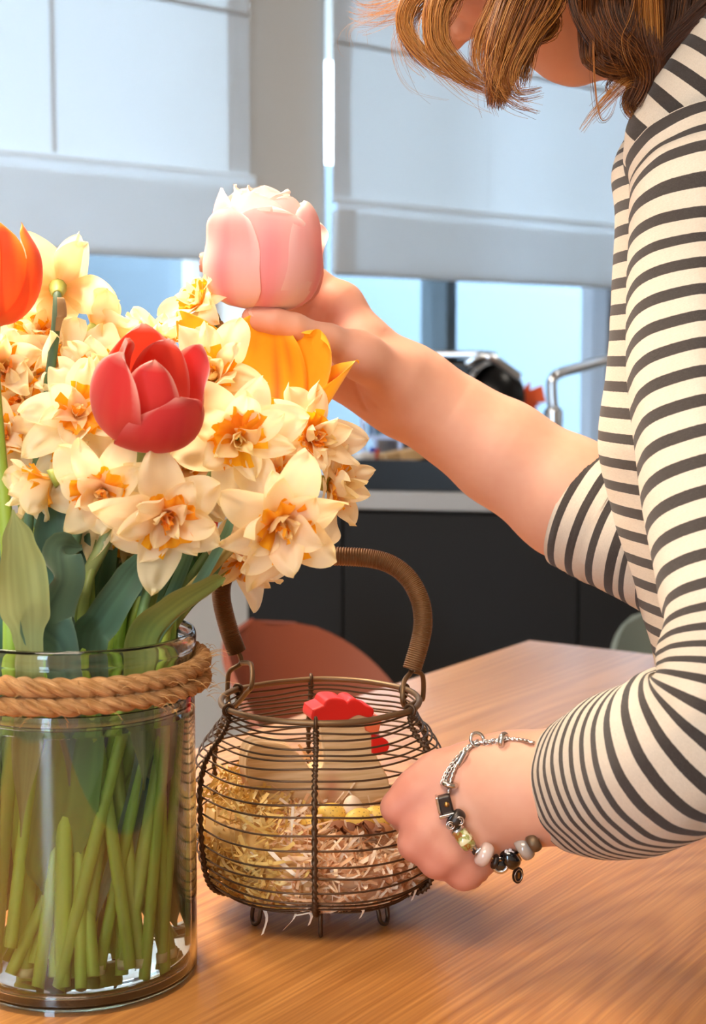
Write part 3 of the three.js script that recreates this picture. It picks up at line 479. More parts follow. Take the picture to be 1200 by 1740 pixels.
// one petal of a cup-shaped flower: wraps round the axis
function cupPetal(o) {
  const { H, prof, phi, width, streak = 0, layer = 0, curl = 0, edge = 0, cb, ct, ce, flame, seed = 0, lean = 0, es = 0.72, tipPoint = 0.6, nu = 16, nv = 20 } = o;
  const sp = new THREE.SplineCurve(prof.map((q) => new THREE.Vector2(q[0], q[1])));
  return grid(nu, nv, (u, v) => {
    const s = u * 2 - 1, t = tipPoint ? v : sin(v * PI / 2), q = sp.getPoint(t), rr = max(q.x - layer, 0.0015), z = q.y;
    const w = tipPoint ? width * pow(sin(PI * pow(clamp(t * 0.90 + 0.085), 0.9)), 0.62) * (1 - tipPoint * 0.45 * pow(t, 7)) : width * (0.14 + 0.86 * smooth(0, 0.42, t)) * sqrt(max(0.0004, 1 - pow(t, 4.5))) * (1 + 0.05 * noise(t * 4, seed));
    const a = phi + s * w / max(rr, width * 0.32) + 0.08 * noise(t * 2, seed), lift = edge * s * s * width * 0.5 * smooth(0.1, 0.8, t);
    let R = rr + lift + 0.05 * width * noise(t * 3 + seed, s * 2.2, seed) * t + lean * pow(t, 2), Z = z * H / 1 - abs(s) * 0.0 + curl * 0;
    const cu = curl * pow(max(0, t - 0.72) / 0.28, 2); R += cu * width * 0.55; Z -= abs(cu) * width * 0.22 + 0.10 * width * pow(abs(s), 3) * smooth(0.6, 1, t);
    R *= 1; const vein = 0.10 * noise(s * 16 + seed, t * 1.5, seed);
    let col = mixc(cb, ct, smooth(0.05, 0.75, t + vein)); if (flame) col = mixc(col, flame, streak ? smooth(0.25, 0.6, noise(s * 9 + seed, t * 1.2, seed)) * smooth(1, 0.5, t) * smooth(0.1, 0.3, t) * 0.9 : exp(-pow(s / 0.34, 2)) * smooth(0.98, 0.55, t + vein) * 0.85);
    col = mixc(col, ce, clamp(smooth(es, 1.0, abs(s)) * 0.75 * smooth(0.45, 0.85, t) + smooth(0.86, 1.0, t) * 0.85));
    return [cos(a) * R, sin(a) * R, Z, ...col];
  });
}
function tulip(label, px, py, d, hpx, dir, petals, opt = {}) {
  const seed = flowerSeed++, p = at(px, py, d), H = hpx * d / FOCAL, n = new V3(...dir).normalize(), [neck, f] = neckAndFoot(p, opt), o = thing('tulip', label, 'tulip', f), m4 = frame(dir, opt.roll ?? 0);
  petals.forEach((q, i) => { const g = cupPetal({ H: 1, seed: seed * 3 + i * 1.7, ...q, prof: q.prof.map(([r, z]) => [r * H, z * H]), width: q.width * H, layer: (q.layer ?? 0) * H, lean: (q.lean ?? 0) * H }); g.applyMatrix4(m4); g.translate(p.x, p.y, p.z); g.computeVertexNormals(); part(o, 'petal', g, tulipMat); });
  if (opt.pistil) part(o, 'pistil', tube([p.clone().addScaledVector(n, 0.002), p.clone().addScaledVector(n, H * 0.32)], [0.004, 0.0035, 0.005], { seg: 6, color: green('#b7b04a', 0.1, seed) }), stemMat);
  stem(o, stemPath(p.clone().addScaledVector(n, 0.001), n, neck, f), 0.0037, opt.footR ?? 0.0042, opt.stem ?? '#86993f', seed);
  return o;
}
// a strap or blade of green: list of [px, py, d, half width px, turn]
const inside2 = (q, m) => { const top = 0.75 + JH, k = m + 0.05 * smooth(top - 0.004, top + 0.05, q.y), dx = q.x - JAR.x, dz = q.z - JAR.z, l = Math.hypot(dx, dz); if (l > k && q.y < top + 0.05) { q.x = JAR.x + dx / l * k; q.z = JAR.z + dz / l * k; } return q; };
function leaf(owner, list, hex, o = {}) {
  const pts = list.map((q) => inside2(at(q[0], q[1], q[2] - 0.045), 0.054)), c = new THREE.CatmullRomCurve3(pts, false, 'catmullrom', 0.5), n = list.length - 1, base = lin(hex), lite = lin(o.light ?? hex), seed = flowerSeed++;
  const g = grid(o.nu ?? 14, o.nv ?? 44, (u, v) => {
    const s = u * 2 - 1, p = c.getPoint(v), t = c.getTangent(v), x = v * n, i = min(floor(x), n - 1), k = x - i, e = k * k * (3 - 2 * k), w = lerp(list[i][3], list[i + 1][3], e) * lerp(list[i][2], list[i + 1][2], k) / FOCAL * (0.06 + 0.94 * smooth(0, 0.14, v)), tu = lerp(list[i][4] ?? 0, list[i + 1][4] ?? 0, e);
    const side = new V3(-t.y, t.x, 0).normalize(), nn = new V3().crossVectors(t, side).normalize(); if (nn.z < 0) nn.negate();
    const sd = side.multiplyScalar(cos(tu)).addScaledVector(nn, sin(tu));
    const nor = new V3().crossVectors(t, sd).normalize(); if (nor.z < 0) nor.negate();
    p.addScaledVector(sd, s * w).addScaledVector(nor, (o.trough ?? 0.35) * w * (s * s - 0.4) + (o.wave ?? 0.12) * w * sin(v * 9 + seed) * abs(s) * s);
    inside2(p, 0.0575); p.y = max(p.y, 0.7595);
    const kk = 0.12 * noise(s * 12, v * 1.5, seed) + 0.12 * fbm(s * 2, v * 4, seed) - 0.10 * exp(-pow(s / 0.06, 2)), col = mixc(base, lite, clamp(0.5 + 0.5 * s * (o.tilt ?? 0.3) + kk));
    const ed = smooth(0.93, 1, abs(s)) * 0.30; return [p.x, p.y, p.z, col[0] * (1 + kk) + ed * 0.12, col[1] * (1 + kk) + ed * 0.12, col[2] * (1 + kk) + ed * 0.05];
  });
  return part(owner, 'leaf', g, leafMat, o.label);
}
// --- tulips
const PK = { base: lin('#f8d8c8'), mid: lin('#f7bcb8'), edge: lin('#fff2ea'), flame: lin('#ef8d94') };
const cup = (r, top, h = 1) => [[0.05, -0.015], [0.30 * r, 0.02 * h], [0.46 * r, 0.15 * h], [0.52 * r, 0.38 * h], [0.50 * r, 0.62 * h], [0.46 * r * top, 0.84 * h], [0.40 * r * top, 1.0 * h]];
const pinkTulip = tulip('large pale pink double tulip held between thumb and fingers', 441, 524, 1.002, 200, [0.09, 0.98, 0.10], [
  ...[-2.15, -1.05, 0.15, 1.3, 2.6, 3.3].map((phi, i) => ({ prof: cup([0.95, 0.99, 0.98, 0.95, 0.95, 0.97][i], [1.04, 1.02, 1.22, 1, 1.02, 1.1][i], [0.88, 0.95, 0.82, 1, 0.98, 0.84][i]), phi, width: [0.46, 0.42, 0.40, 0.46, 0.44, 0.36][i], layer: [0, 0.012, -0.01, 0.02, 0.015, -0.005][i], curl: [0.15, -0.25, 0.35, 0.1, 0.1, 0.2][i], edge: 0.02, cb: PK.base, ct: PK.mid, ce: PK.edge, flame: PK.flame, tipPoint: 0 })),
  ...[-1.6, -0.5, 0.6, 1.5, 2.4, 3.6].map((phi, i) => ({ prof: cup(0.86, [0.86, 0.92, 1.0, 0.84, 0.86, 0.9][i], [0.97, 0.94, 0.93, 1.0, 1.02, 0.97][i]), phi, width: 0.44, layer: 0.03, curl: [-0.1, 0.1, 0.15, -0.1, 0.1, 0.05][i], edge: 0, cb: PK.mid, ct: mixc(PK.mid, PK.edge, 0.75), ce: PK.edge, tipPoint: 0 })),
  ...[-2.4, -1.0, 0.1, 1.1, 2.2].map((phi, i) => ({ prof: cup(0.72, 0.72, [1.02, 1.02, 0.99, 1.03, 1.02][i]), phi, width: 0.40, layer: 0.04, curl: 0.05, edge: 0, cb: PK.mid, ct: PK.edge, ce: PK.edge, tipPoint: 0 })),
], { neck: [185, 0.01], foot: [60, 1640, 0.02], stem: '#93a545' });
const RD = { base: lin('#d2503c'), mid: lin('#cc2c2a'), edge: lin('#f3c6b6'), in: lin('#e0452a') };
const redCup = (r, top, h = 1) => [[0.05, -0.01], [0.30 * r, 0.03], [0.47 * r, 0.17 * h], [0.54 * r, 0.40 * h], [0.52 * r, 0.65 * h], [0.46 * r * top, 0.86 * h], [0.40 * r * top, 1.0 * h]];
const redTulip = tulip('open red tulip with pale pink petal edges, in front of the daffodils', 242, 740, 0.842, 184, [0.20, 0.87, 0.45], [
  { prof: redCup(1.0, 1.0, 0.63), phi: -1.35, width: 0.56, edge: 0.0, cb: RD.base, ct: RD.mid, ce: mixc(RD.mid, RD.edge, 0.55), tipPoint: 0.2, seed: 3 },
  { prof: redCup(0.94, 1.0, 0.97), phi: -2.75, width: 0.40, layer: -0.01, edge: 0.06, cb: RD.base, ct: RD.mid, ce: RD.edge, tipPoint: 0.9, seed: 4 },
  { prof: redCup(0.94, 1.15, 0.92), phi: 0.15, width: 0.40, edge: 0.08, curl: 0.2, cb: RD.base, ct: RD.mid, ce: RD.edge, tipPoint: 0.5, seed: 5 },
  { prof: redCup(0.92, 0.98, 0.98), phi: 1.5, width: 0.42, layer: 0.01, edge: 0.02, cb: RD.base, ct: RD.in, ce: RD.edge, tipPoint: 0.5, seed: 6 },
  { prof: redCup(0.80, 0.80, 0.92), phi: -1.95, width: 0.36, layer: 0.03, edge: -0.1, cb: RD.base, ct: RD.mid, ce: RD.edge, tipPoint: 1, seed: 7 },
  { prof: redCup(0.80, 1.02, 0.88), phi: 0.75, width: 0.36, layer: 0.02, edge: -0.05, curl: 0.3, cb: RD.base, ct: RD.in, ce: RD.edge, tipPoint: 0.6, seed: 8 },
  { prof: redCup(0.80, 0.92, 0.94), phi: 2.5, width: 0.38, layer: 0.02, edge: -0.05, cb: RD.base, ct: RD.in, ce: RD.edge, tipPoint: 0.6, seed: 9 },
], { neck: [118, 0.03], foot: [110, 1688, 0.045], stem: '#8a9a62', pistil: 1, roll: 0.1 });
const OR = { base: lin('#f3702a'), mid: lin('#ee4d1b'), edge: lin('#fbc03c') };
const orangeCup = (r, top, h = 1) => [[0.04, -0.01], [0.20 * r, 0.05], [0.34 * r, 0.22 * h], [0.40 * r, 0.45 * h], [0.37 * r, 0.70 * h], [0.28 * r * top, 0.90 * h], [0.20 * r * top, 1.0 * h]];
const orangeTulip = tulip('tall orange tulip with yellow petal margins at the left side of the bouquet', -10, 552, 0.87, 176, [0.10, 1, 0.04], [
  ...[-1.0, 0.9, 2.9, -2.6, 1.9].map((phi, i) => ({ prof: orangeCup([1.05, 1.08, 1.02, 1.02, 1][i], [0.9, 1.6, 1, 0.9, 0.9][i], [1, 0.94, 1, 0.97, 0.98][i]), phi, width: [0.38, 0.22, 0.36, 0.36, 0.34][i], layer: [0, -0.03, 0.01, 0.01, 0.02][i], edge: 0, cb: OR.base, ct: OR.mid, ce: OR.edge, es: 0.35, tipPoint: 1, seed: 20 + i })),
], { neck: [18, 0.035], foot: [4, 1640, 0.03], stem: '#86a238', footR: 0.0046 });
const YL = { base: lin('#ffd634'), mid: lin('#fcb81c'), edge: lin('#ffd23c'), flame: lin('#e8701c') };
const wide = (r, top, h = 1) => [[0.06, 0], [0.36 * r, 0.05], [0.62 * r, 0.24 * h], [0.78 * r, 0.5 * h], [0.90 * r * top, 0.78 * h], [0.97 * r * top, 1.0 * h]];
const yellowTulip = tulip('wide open golden yellow tulip with orange streaks under the raised hand', 442, 724, 0.966, 184, [0.10, 0.93, 0.34], [
  ...[-0.55, 0.5, 1.5, 2.55, 3.5, -1.7].map((phi, i) => ({ prof: wide([0.86, 0.80, 0.74, 0.9, 0.84, 0.62][i], [1, 0.95, 0.9, 1, 1, 0.9][i], [0.84, 0.86, 0.9, 0.95, 0.7, 0.5][i]), phi, width: [0.66, 0.62, 0.62, 0.64, 0.62, 0.5][i], layer: i % 2 ? 0.03 : 0, curl: [0.1, -0.2, 0, 0.1, 0, 0][i], edge: -0.12, cb: YL.base, ct: YL.mid, ce: YL.edge, flame: i % 2 ? undefined : YL.flame, streak: 1, tipPoint: 0.1, seed: 30 + i })),
], { neck: [210, 0.0], foot: [150, 1600, -0.02], pistil: 1 });
const lowRed = tulip('small red tulip almost hidden among the lower daffodils', 285, 945, 0.955, 150, [0.25, 0.9, 0.1], [
  ...[-1.6, 0.4, 2.5, -2.8, 1.4].map((phi, i) => ({ prof: redCup(0.85, 1, 1), phi, width: 0.4, layer: i > 2 ? 0.03 : 0, cb: lin('#cf3a30'), ct: lin('#d8321f'), ce: lin('#d84a30'), seed: 50 + i })),
], { neck: [215, 0.0], foot: [170, 1665, -0.02], stem: '#9aa83a' });
const farRed = tulip('dark red tulip bud peeping out behind the left daffodils', 40, 690, 0.97, 90, [-0.2, 0.9, 0.3], [
  ...[-1.6, 0.4, 2.5].map((phi, i) => ({ prof: redCup(0.8, 1, 1), phi, width: 0.4, cb: lin('#b5302a'), ct: lin('#b52a20'), ce: lin('#d84a30'), seed: 60 + i })),
], { neck: [60, -0.02], foot: [90, 1600, -0.03] });
// --- daffodils: label, where, distance, size, facing (right, up, towards the viewer)
daffodil('cream daffodil seen from behind, highest at the left beside the orange tulip', 98, 490, 0.93, 98, [-0.15, 0.35, -0.9], { warm: 0, roll: 0.3, open: 0.1, neck: [70, -0.01], foot: [230, 1600, -0.03] });
daffodil('pale daffodil under the highest one, turned to the blue grey window', 160, 562, 0.955, 82, [0.55, 0.55, -0.45], { warm: 0, roll: 0.9, open: 0.15 });
daffodil('bright cream daffodil left of the red tulip, upper of two', 80, 640, 0.93, 98, [-0.35, 0.65, 0.5], { warm: 0, open: 0.1 });
daffodil('bright cream daffodil left of the red tulip, lower of two', 128, 705, 0.885, 92, [0.30, 0.25, 0.75], { warm: 0.05, neck: [150, 0.02], foot: [72, 1678, 0.045] });
daffodil('drooping half open daffodil at the lower left, over the big green leaf', 92, 812, 0.85, 80, [-0.86, -0.42, 0.20], { warm: 0.2, open: 0.62, neck: [95, 0.03], foot: [32, 1602, 0.04], roll: 0.4 });
daffodil('cream daffodil right below the stem of the red tulip', 178, 832, 0.85, 100, [-0.10, -0.22, 0.85], { warm: 0.35, neck: [140, 0.04], foot: [215, 1640, 0.04], roll: 0.2 });
daffodil('large cream daffodil facing the viewer in the lower middle of the bouquet', 284, 872, 0.835, 112, [0.12, -0.28, 0.93], { warm: 0.5, neck: [230, 0.04], foot: [104, 1692, 0.046], roll: 0.55 });
daffodil('cream daffodil with orange heart right of the red tulip', 402, 745, 0.862, 108, [0.25, -0.05, 0.95], { warm: 0.3, neck: [245, 0.03], foot: [285, 1658, 0.025], roll: 0.2 });
daffodil('daffodil with two upright pale petals in front of the yellow tulip', 368, 646, 0.895, 92, [-0.18, 0.42, 0.82], { warm: 0.15, open: 0.2, roll: 0.0, neck: [200, 0.01], foot: [198, 1653, 0.03] });
daffodil('cream daffodil with painted peach bounce light, lowest at the right, hanging over the basket handle', 472, 886, 0.842, 118, [0.30, -0.30, 0.9], { warm: 0.5, neck: [290, 0.03], foot: [241, 1673, 0.035], roll: 0.35, stem: '#9a8a4c' });
daffodil('daffodil with orange heart directly under the yellow tulip', 522, 745, 0.915, 86, [0.55, 0.15, 0.75], { warm: 0.55, roll: 0.9 });
daffodil('side-on daffodil furthest right, pointing at the dark tray', 556, 822, 0.925, 84, [0.85, -0.10, 0.40], { warm: 0.5, open: 0.15, roll: 0.1 });
daffodil('white daffodil just under the pink tulip, half behind the yellow one', 345, 520, 0.99, 66, [-0.55, 0.55, 0.45], { warm: 0, roll: 0.4 });
daffodil('pale daffodil peeping out behind the top of the red tulip', 262, 590, 0.965, 78, [0.2, 0.8, 0.2], { warm: 0, open: 0.2, roll: 1.2 });
daffodil('bright yellow hearted daffodil tucked behind the base of the red tulip', 218, 760, 0.905, 80, [0.2, 0.2, 0.9], { warm: 0.15 });
daffodil('daffodil cut by the left picture edge below the orange tulip', 2, 630, 0.92, 90, [0.35, 0.3, 0.8], { warm: 0.1 });
daffodil('daffodil with painted peach bounce light, cut by the left picture edge above the big green leaf', 8, 738, 0.905, 84, [0.1, 0.1, 0.9], { warm: 0.6 });
daffodil('daffodil with painted peach bounce light, behind the lowest one, over the curved right leaf', 425, 940, 0.895, 80, [-0.25, -0.55, 0.55], { warm: 0.8, roll: 0.3 });
daffodil('daffodil filling the gap right of the red tulip base', 320, 790, 0.90, 92, [0.1, 0.15, 0.9], { warm: 0.45 });
daffodil('daffodil deep in the bouquet between two right-hand daffodils', 455, 805, 0.91, 84, [0.25, 0.1, 0.85], { warm: 0.55 });
daffodil('daffodil in the heart of the bouquet behind the red tulip', 205, 650, 0.945, 92, [-0.05, 0.6, 0.5], { warm: 0.1 });
daffodil('daffodil with painted peach bounce light, low behind the large middle one', 225, 905, 0.905, 76, [-0.1, -0.4, 0.7], { warm: 0.7 });
daffodil('pale daffodil squeezed between the two bright left daffodils and the red tulip', 168, 640, 0.92, 84, [0.15, 0.45, 0.75], { warm: 0 });
daffodil('white gold daffodil half hidden under the first bright left daffodil', 42, 692, 0.915, 88, [-0.2, 0.35, 0.85], { warm: 0.05 });
daffodil('pale daffodil above the drooping half open one', 128, 766, 0.90, 78, [0.05, 0.25, 0.9], { warm: 0.1 });
daffodil('pale daffodil just right of the orange tulip, facing upwards', 62, 575, 0.95, 84, [0.1, 0.75, 0.5], { warm: 0 });
// --- leaves
leaf(orangeTulip, [[40, 1420, 0.868, 18, 0], [48, 1240, 0.862, 26, 0], [48, 1090, 0.855, 24, 0.1], [42, 1035, 0.848, 40, 0.2], [36, 965, 0.842, 38, 0.5], [30, 915, 0.838, 26, 0.3], [22, 866, 0.835, 2, 0]], '#76864a', { light: '#a0aa72', wave: 0.3, label: 'pale green wavy leaf with a pointed tip' });
leaf(redTulip, [[90, 1330, 0.905, 24, 0], [80, 1130, 0.905, 34, 0], [95, 1020, 0.90, 44, 0.2], [105, 920, 0.90, 46, 0.3], [95, 830, 0.91, 20, 0]], '#2f5044', { light: '#48705c' });
leaf(redTulip, [[120, 1330, 0.875, 20, 0], [110, 1120, 0.868, 32, -0.2], [78, 1060, 0.86, 44, 0.5], [110, 990, 0.865, 42, 0.9], [105, 935, 0.872, 30, 0.3], [140, 930, 0.885, 4, 0]], '#3f6152', { light: '#5e8069', wave: 0.25 });
leaf(lowRed, [[180, 1330, 0.905, 22, 0], [150, 1110, 0.885, 30, 0.2], [175, 1050, 0.88, 34, 0.4], [215, 990, 0.885, 26, 0.2], [260, 920, 0.90, 6, 0]], '#33553f', { light: '#4c7058', wave: 0.2 });
leaf(yellowTulip, [[235, 1340, 0.885, 24, 0], [250, 1180, 0.875, 32, 0], [275, 1085, 0.868, 36, 0.2], [312, 1035, 0.862, 36, 0.5], [365, 997, 0.86, 24, 0.7], [424, 984, 0.86, 2, 0.3]], '#5c7234', { light: '#8b9b45', label: 'olive green leaf arching to the right' });
leaf(lowRed, [[270, 1340, 0.94, 24, 0], [265, 1100, 0.945, 38, 0], [300, 1000, 0.95, 40, 0], [330, 900, 0.955, 20, 0]], '#28501f', { light: '#3d6a2c' });
leaf(redTulip, [[85, 1520, 0.900, 10, 0.1], [95, 1450, 0.890, 36, 0.1], [112, 1380, 0.884, 46, 0.2], [122, 1300, 0.883, 44, 0.2], [138, 1200, 0.886, 34, 0.1], [150, 1100, 0.895, 26, 0]], '#4a7f34', { light: '#79a84c', wave: 0.2, label: 'broad pale leaf pressed against the glass' });
leaf(yellowTulip, [[262, 1335, 0.905, 3, 0], [256, 1300, 0.90, 26, 0], [262, 1240, 0.895, 38, 0.1], [272, 1180, 0.895, 34, 0]], '#71845a', { light: '#98a67a' });
leaf(orangeTulip, [[15, 1330, 0.93, 24, 0], [-5, 1080, 0.93, 40, 0], [-15, 980, 0.93, 36, 0], [-5, 880, 0.935, 10, 0]], '#3c6a50', { light: '#54826a' });
leaf(pinkTulip, [[60, 1500, 0.95, 24, 0.2], [110, 1350, 0.955, 50, 0.2], [140, 1200, 0.96, 40, 0.1], [150, 1050, 0.965, 30, 0]], '#2f4a2a', { light: '#47623a' });
leaf(lowRed, [[230, 1560, 0.965, 20, 0], [200, 1400, 0.975, 48, 0.1], [190, 1250, 0.975, 50, 0.1], [200, 1100, 0.97, 36, 0]], '#1f4f26', { light: '#3a6e36' });
leaf(farRed, [[30, 1580, 0.95, 20, 0], [20, 1420, 0.965, 46, 0.1], [40, 1250, 0.97, 50, 0.1], [60, 1100, 0.96, 36, 0]], '#285a2a', { light: '#447a3c' });
leaf(farRed, [[285, 1600, 0.93, 14, 0], [275, 1420, 0.945, 34, 0.1], [262, 1260, 0.955, 36, 0.1], [240, 1100, 0.955, 26, 0]], '#2a5f2a', { light: '#4f8440' });
leaf(farRed, [[120, 1600, 0.975, 20, 0], [115, 1420, 0.985, 50, 0.1], [120, 1250, 0.985, 50, 0.1], [120, 1100, 0.97, 36, 0], [110, 960, 0.975, 40, 0], [115, 850, 0.975, 20, 0]], '#1c4a26', { light: '#326234' });
leaf(farRed, [[170, 1600, 0.96, 20, 0], [200, 1100, 0.965, 40, 0.1], [205, 960, 0.965, 46, 0], [215, 860, 0.965, 20, 0]], '#184430', { light: '#345640' });
leaf(yellowTulip, [[280, 1600, 0.95, 12, 0], [245, 1100, 0.955, 34, 0.1], [285, 980, 0.955, 40, 0], [330, 880, 0.955, 14, 0]], '#213f28', { light: '#3a5c36' });
{ // stems whose blooms are lost in the bouquet
  const R = rng(64), spots = [[240, 1120, 120, 1660, 0.03], [255, 1120, 165, 1680, 0.045], [275, 1120, 205, 1668, 0.04], [292, 1120, 262, 1662, 0.03], [300, 1120, 300, 1640, 0.0], [285, 1120, 318, 1620, -0.01], [60, 1120, 18, 1640, 0.03], [80, 1120, 60, 1660, 0.035], [30, 1120, -20, 1630, 0.02], [200, 1120, 140, 1690, 0.05], [160, 1120, 230, 1690, 0.04], [120, 1120, 275, 1660, 0.02]];
  const order = spots.map((q) => q[2]).sort((a, b) => a - b);
  spots.forEach(([x0, , x1, y1, k], i) => {
    k *= 0.8;
    const lim = (q, m) => { const dx = q.x - JAR.x, dz = q.z - JAR.z, l = Math.hypot(dx, dz); if (l > m) { q.x = JAR.x + dx / l * m; q.z = JAR.z + dz / l * m; } return q; };
    const f = lim(inJar(x1, y1, k), 0.053); f.y = 0.762 + 0.006 * R(); const nk = lim(inJar(x0, 1110, k * 0.7), 0.052), topP = nk.clone().add(nk.clone().sub(f).multiplyScalar(0.12));
    const o = thing('cut_stem', ['first', 'second', 'third', 'fourth', 'fifth', 'sixth', 'seventh', 'eighth', 'ninth', 'tenth', 'eleventh', 'last'][order.indexOf(x1)] + ' from the left of the short cut stems standing in the jar water', 'stem', f, 'stems in the jar');
    const r = 0.0026 + 0.0012 * R(), c = ['#9cc24c', '#86b040', '#a8c65a', '#8fb84a'][i % 4];
    part(o, 'stalk', tube([f, nk, topP], (t) => r * (1 + 0.06 * noise(t * 9, i)), { seg: 40, radial: 10, color: green(c, 0.2, i) }), stemMat);
    part(o, 'cut_end', tube([f.clone().add(new V3(0, -0.0012, 0)), f.clone().add(new V3(0, 0.004, 0))], [r * 1.05, r * 1.12], { seg: 2, radial: 10, color: green('#cdd09a', 0.1, i) }), stemMat);
  });
}
{ // narrow daffodil foliage between the stems
  const R = rng(31), L = ['leftmost', 'second from left', 'third from left', 'fourth from left', 'fifth from left', 'sixth from left', 'seventh from left', 'rightmost'];
  const spots = [[135, 165, 940, 0.93], [165, 190, 925, 0.945], [182, 232, 935, 0.95], [205, 262, 925, 0.93], [225, 300, 930, 0.915], [245, 330, 915, 0.90], [252, 385, 905, 0.895], [290, 372, 945, 0.925]];
  spots.forEach(([x0, x1, y1, d], i) => {
    const o = thing('daffodil_leaf', L[i] + ' of the narrow blue green daffodil leaves rising from the jar', 'leaf', inJar(x0 - 20, 1650, dJ - d).setY(0.763), 'narrow daffodil leaves');
    const w = 9 + 5 * R();
    leaf(o, [[x0 - (x1 - x0) * 0.9, 1640, lerp(d, dJ, 0.5), w, 0], [x0 - (x1 - x0) * 0.3, 1350, d, w, 0.2], [x0, 1110, d, w + 1, 0.2], [lerp(x0, x1, 0.55), 1010, d, w, 0.3], [x1, y1, d, w * 0.8, 0.2], [x1 + 6, y1 - 40, d + 0.005, 2, 0]], ['#2f5246', '#3f6650', '#2c4a30', '#466b55', '#4d7562', '#38604f', '#527a64', '#476a3a'][i], { light: '#5d8468', nu: 6, trough: 0.2, wave: 0.05 });
  });
}
// ---------- the woman ----------
// joints are [point, radius]; a bone is a tapered capsule between two joints
const jt = (px, py, d, r) => { const p = at(px, py, d); return [p.x, p.y, p.z, r * d / FOCAL]; };
const wj = (v, r) => [v.x, v.y, v.z, r];
function capsule(x, y, z, a, b) {
  const bx = b[0] - a[0], by = b[1] - a[1], bz = b[2] - a[2], px = x - a[0], py = y - a[1], pz = z - a[2], L = bx * bx + by * by + bz * bz;
  const h = L > 1e-12 ? min(1, max(0, (px * bx + py * by + pz * bz) / L)) : 0, dx = px - bx * h, dy = py - by * h, dz = pz - bz * h;
  return sqrt(dx * dx + dy * dy + dz * dz) - (a[3] + (b[3] - a[3]) * h);
}
const smin = (a, b, k) => { const h = max(k - abs(a - b), 0) / k; return min(a, b) - h * h * k * 0.25; };
function field(bones) {           // bones: [jointA, jointB, blend]
  return (x, y, z) => { let d = 1; for (const b of bones) d = smin(d, capsule(x, y, z, b[0], b[1]), b[2]); return d; };
}
const chain = (list, k) => list.slice(1).map((q, i) => [list[i], q, k]);
const grooves = (f, list, depth, w) => (x, y, z) => { let d = f(x, y, z); if (d > 0.01) return d; for (const s of list) { const q = capsule(x, y, z, s[0], s[1]); d += depth * exp(-(q * q) / (w * w)); } return d; };

// right hand, raised, holding the pink tulip
const rWrist = jt(690, 662, 1.055, 61);
const rightBones = [
  ...chain([jt(1235, 965, 1.03, 96), jt(1075, 908, 1.04, 94), jt(968, 846, 1.055, 94), jt(850, 768, 1.06, 81), jt(760, 708, 1.06, 67), rWrist], 0.02),
  [rWrist, jt(622, 588, 1.045, 46), 0.02], [rWrist, jt(606, 628, 1.05, 44), 0.02], [jt(668, 668, 1.065, 46), jt(582, 640, 1.06, 36), 0.02],
  ...chain([jt(672, 640, 1.03, 42), jt(612, 604, 1.01, 34), jt(560, 578, 0.995, 25)], 0.014),                             // ball of the thumb
  ...chain([jt(560, 578, 0.995, 25), jt(500, 555, 0.985, 20.5), jt(468, 546, 0.982, 20), jt(440, 541, 0.983, 19), jt(428, 540, 0.984, 17)], 0.006),
  ...chain([jt(622, 585, 1.05, 44), jt(578, 520, 1.055, 38), jt(530, 484, 1.06, 29), jt(470, 458, 1.06, 23), jt(405, 446, 1.05, 20), jt(346, 446, 1.04, 17)], 0.008),   // index
  ...chain([jt(610, 600, 1.055, 40), jt(560, 545, 1.062, 32), jt(505, 510, 1.07, 25), jt(440, 480, 1.066, 22), jt(395, 474, 1.058, 18), jt(370, 470, 1.05, 15)], 0.006),
  ...chain([jt(600, 625, 1.06, 38), jt(552, 580, 1.072, 29), jt(505, 540, 1.085, 23), jt(460, 515, 1.085, 20), jt(430, 500, 1.07, 16)], 0.006),
  ...chain([jt(590, 640, 1.065, 34), jt(552, 606, 1.088, 24), jt(525, 566, 1.105, 19), jt(505, 545, 1.105, 16), jt(492, 532, 1.095, 13)], 0.006),
];
const seg = (a, b, d0, d1, r = 0) => [jt(a[0], a[1], d0, r), jt(b[0], b[1], d1, r)];
const rightHand = grooves(field(rightBones), [
  seg([548, 556], [590, 592], 1.0, 1.0), seg([470, 533], [474, 560], 0.965, 0.967), seg([480, 534], [484, 560], 0.965, 0.967), seg([447, 530], [449, 552], 0.966, 0.967),
  seg([575, 645], [640, 690], 1.025, 1.03), seg([590, 632], [668, 668], 1.022, 1.022), seg([600, 650], [622, 692], 1.03, 1.04),
], 0.0011, 0.0022);

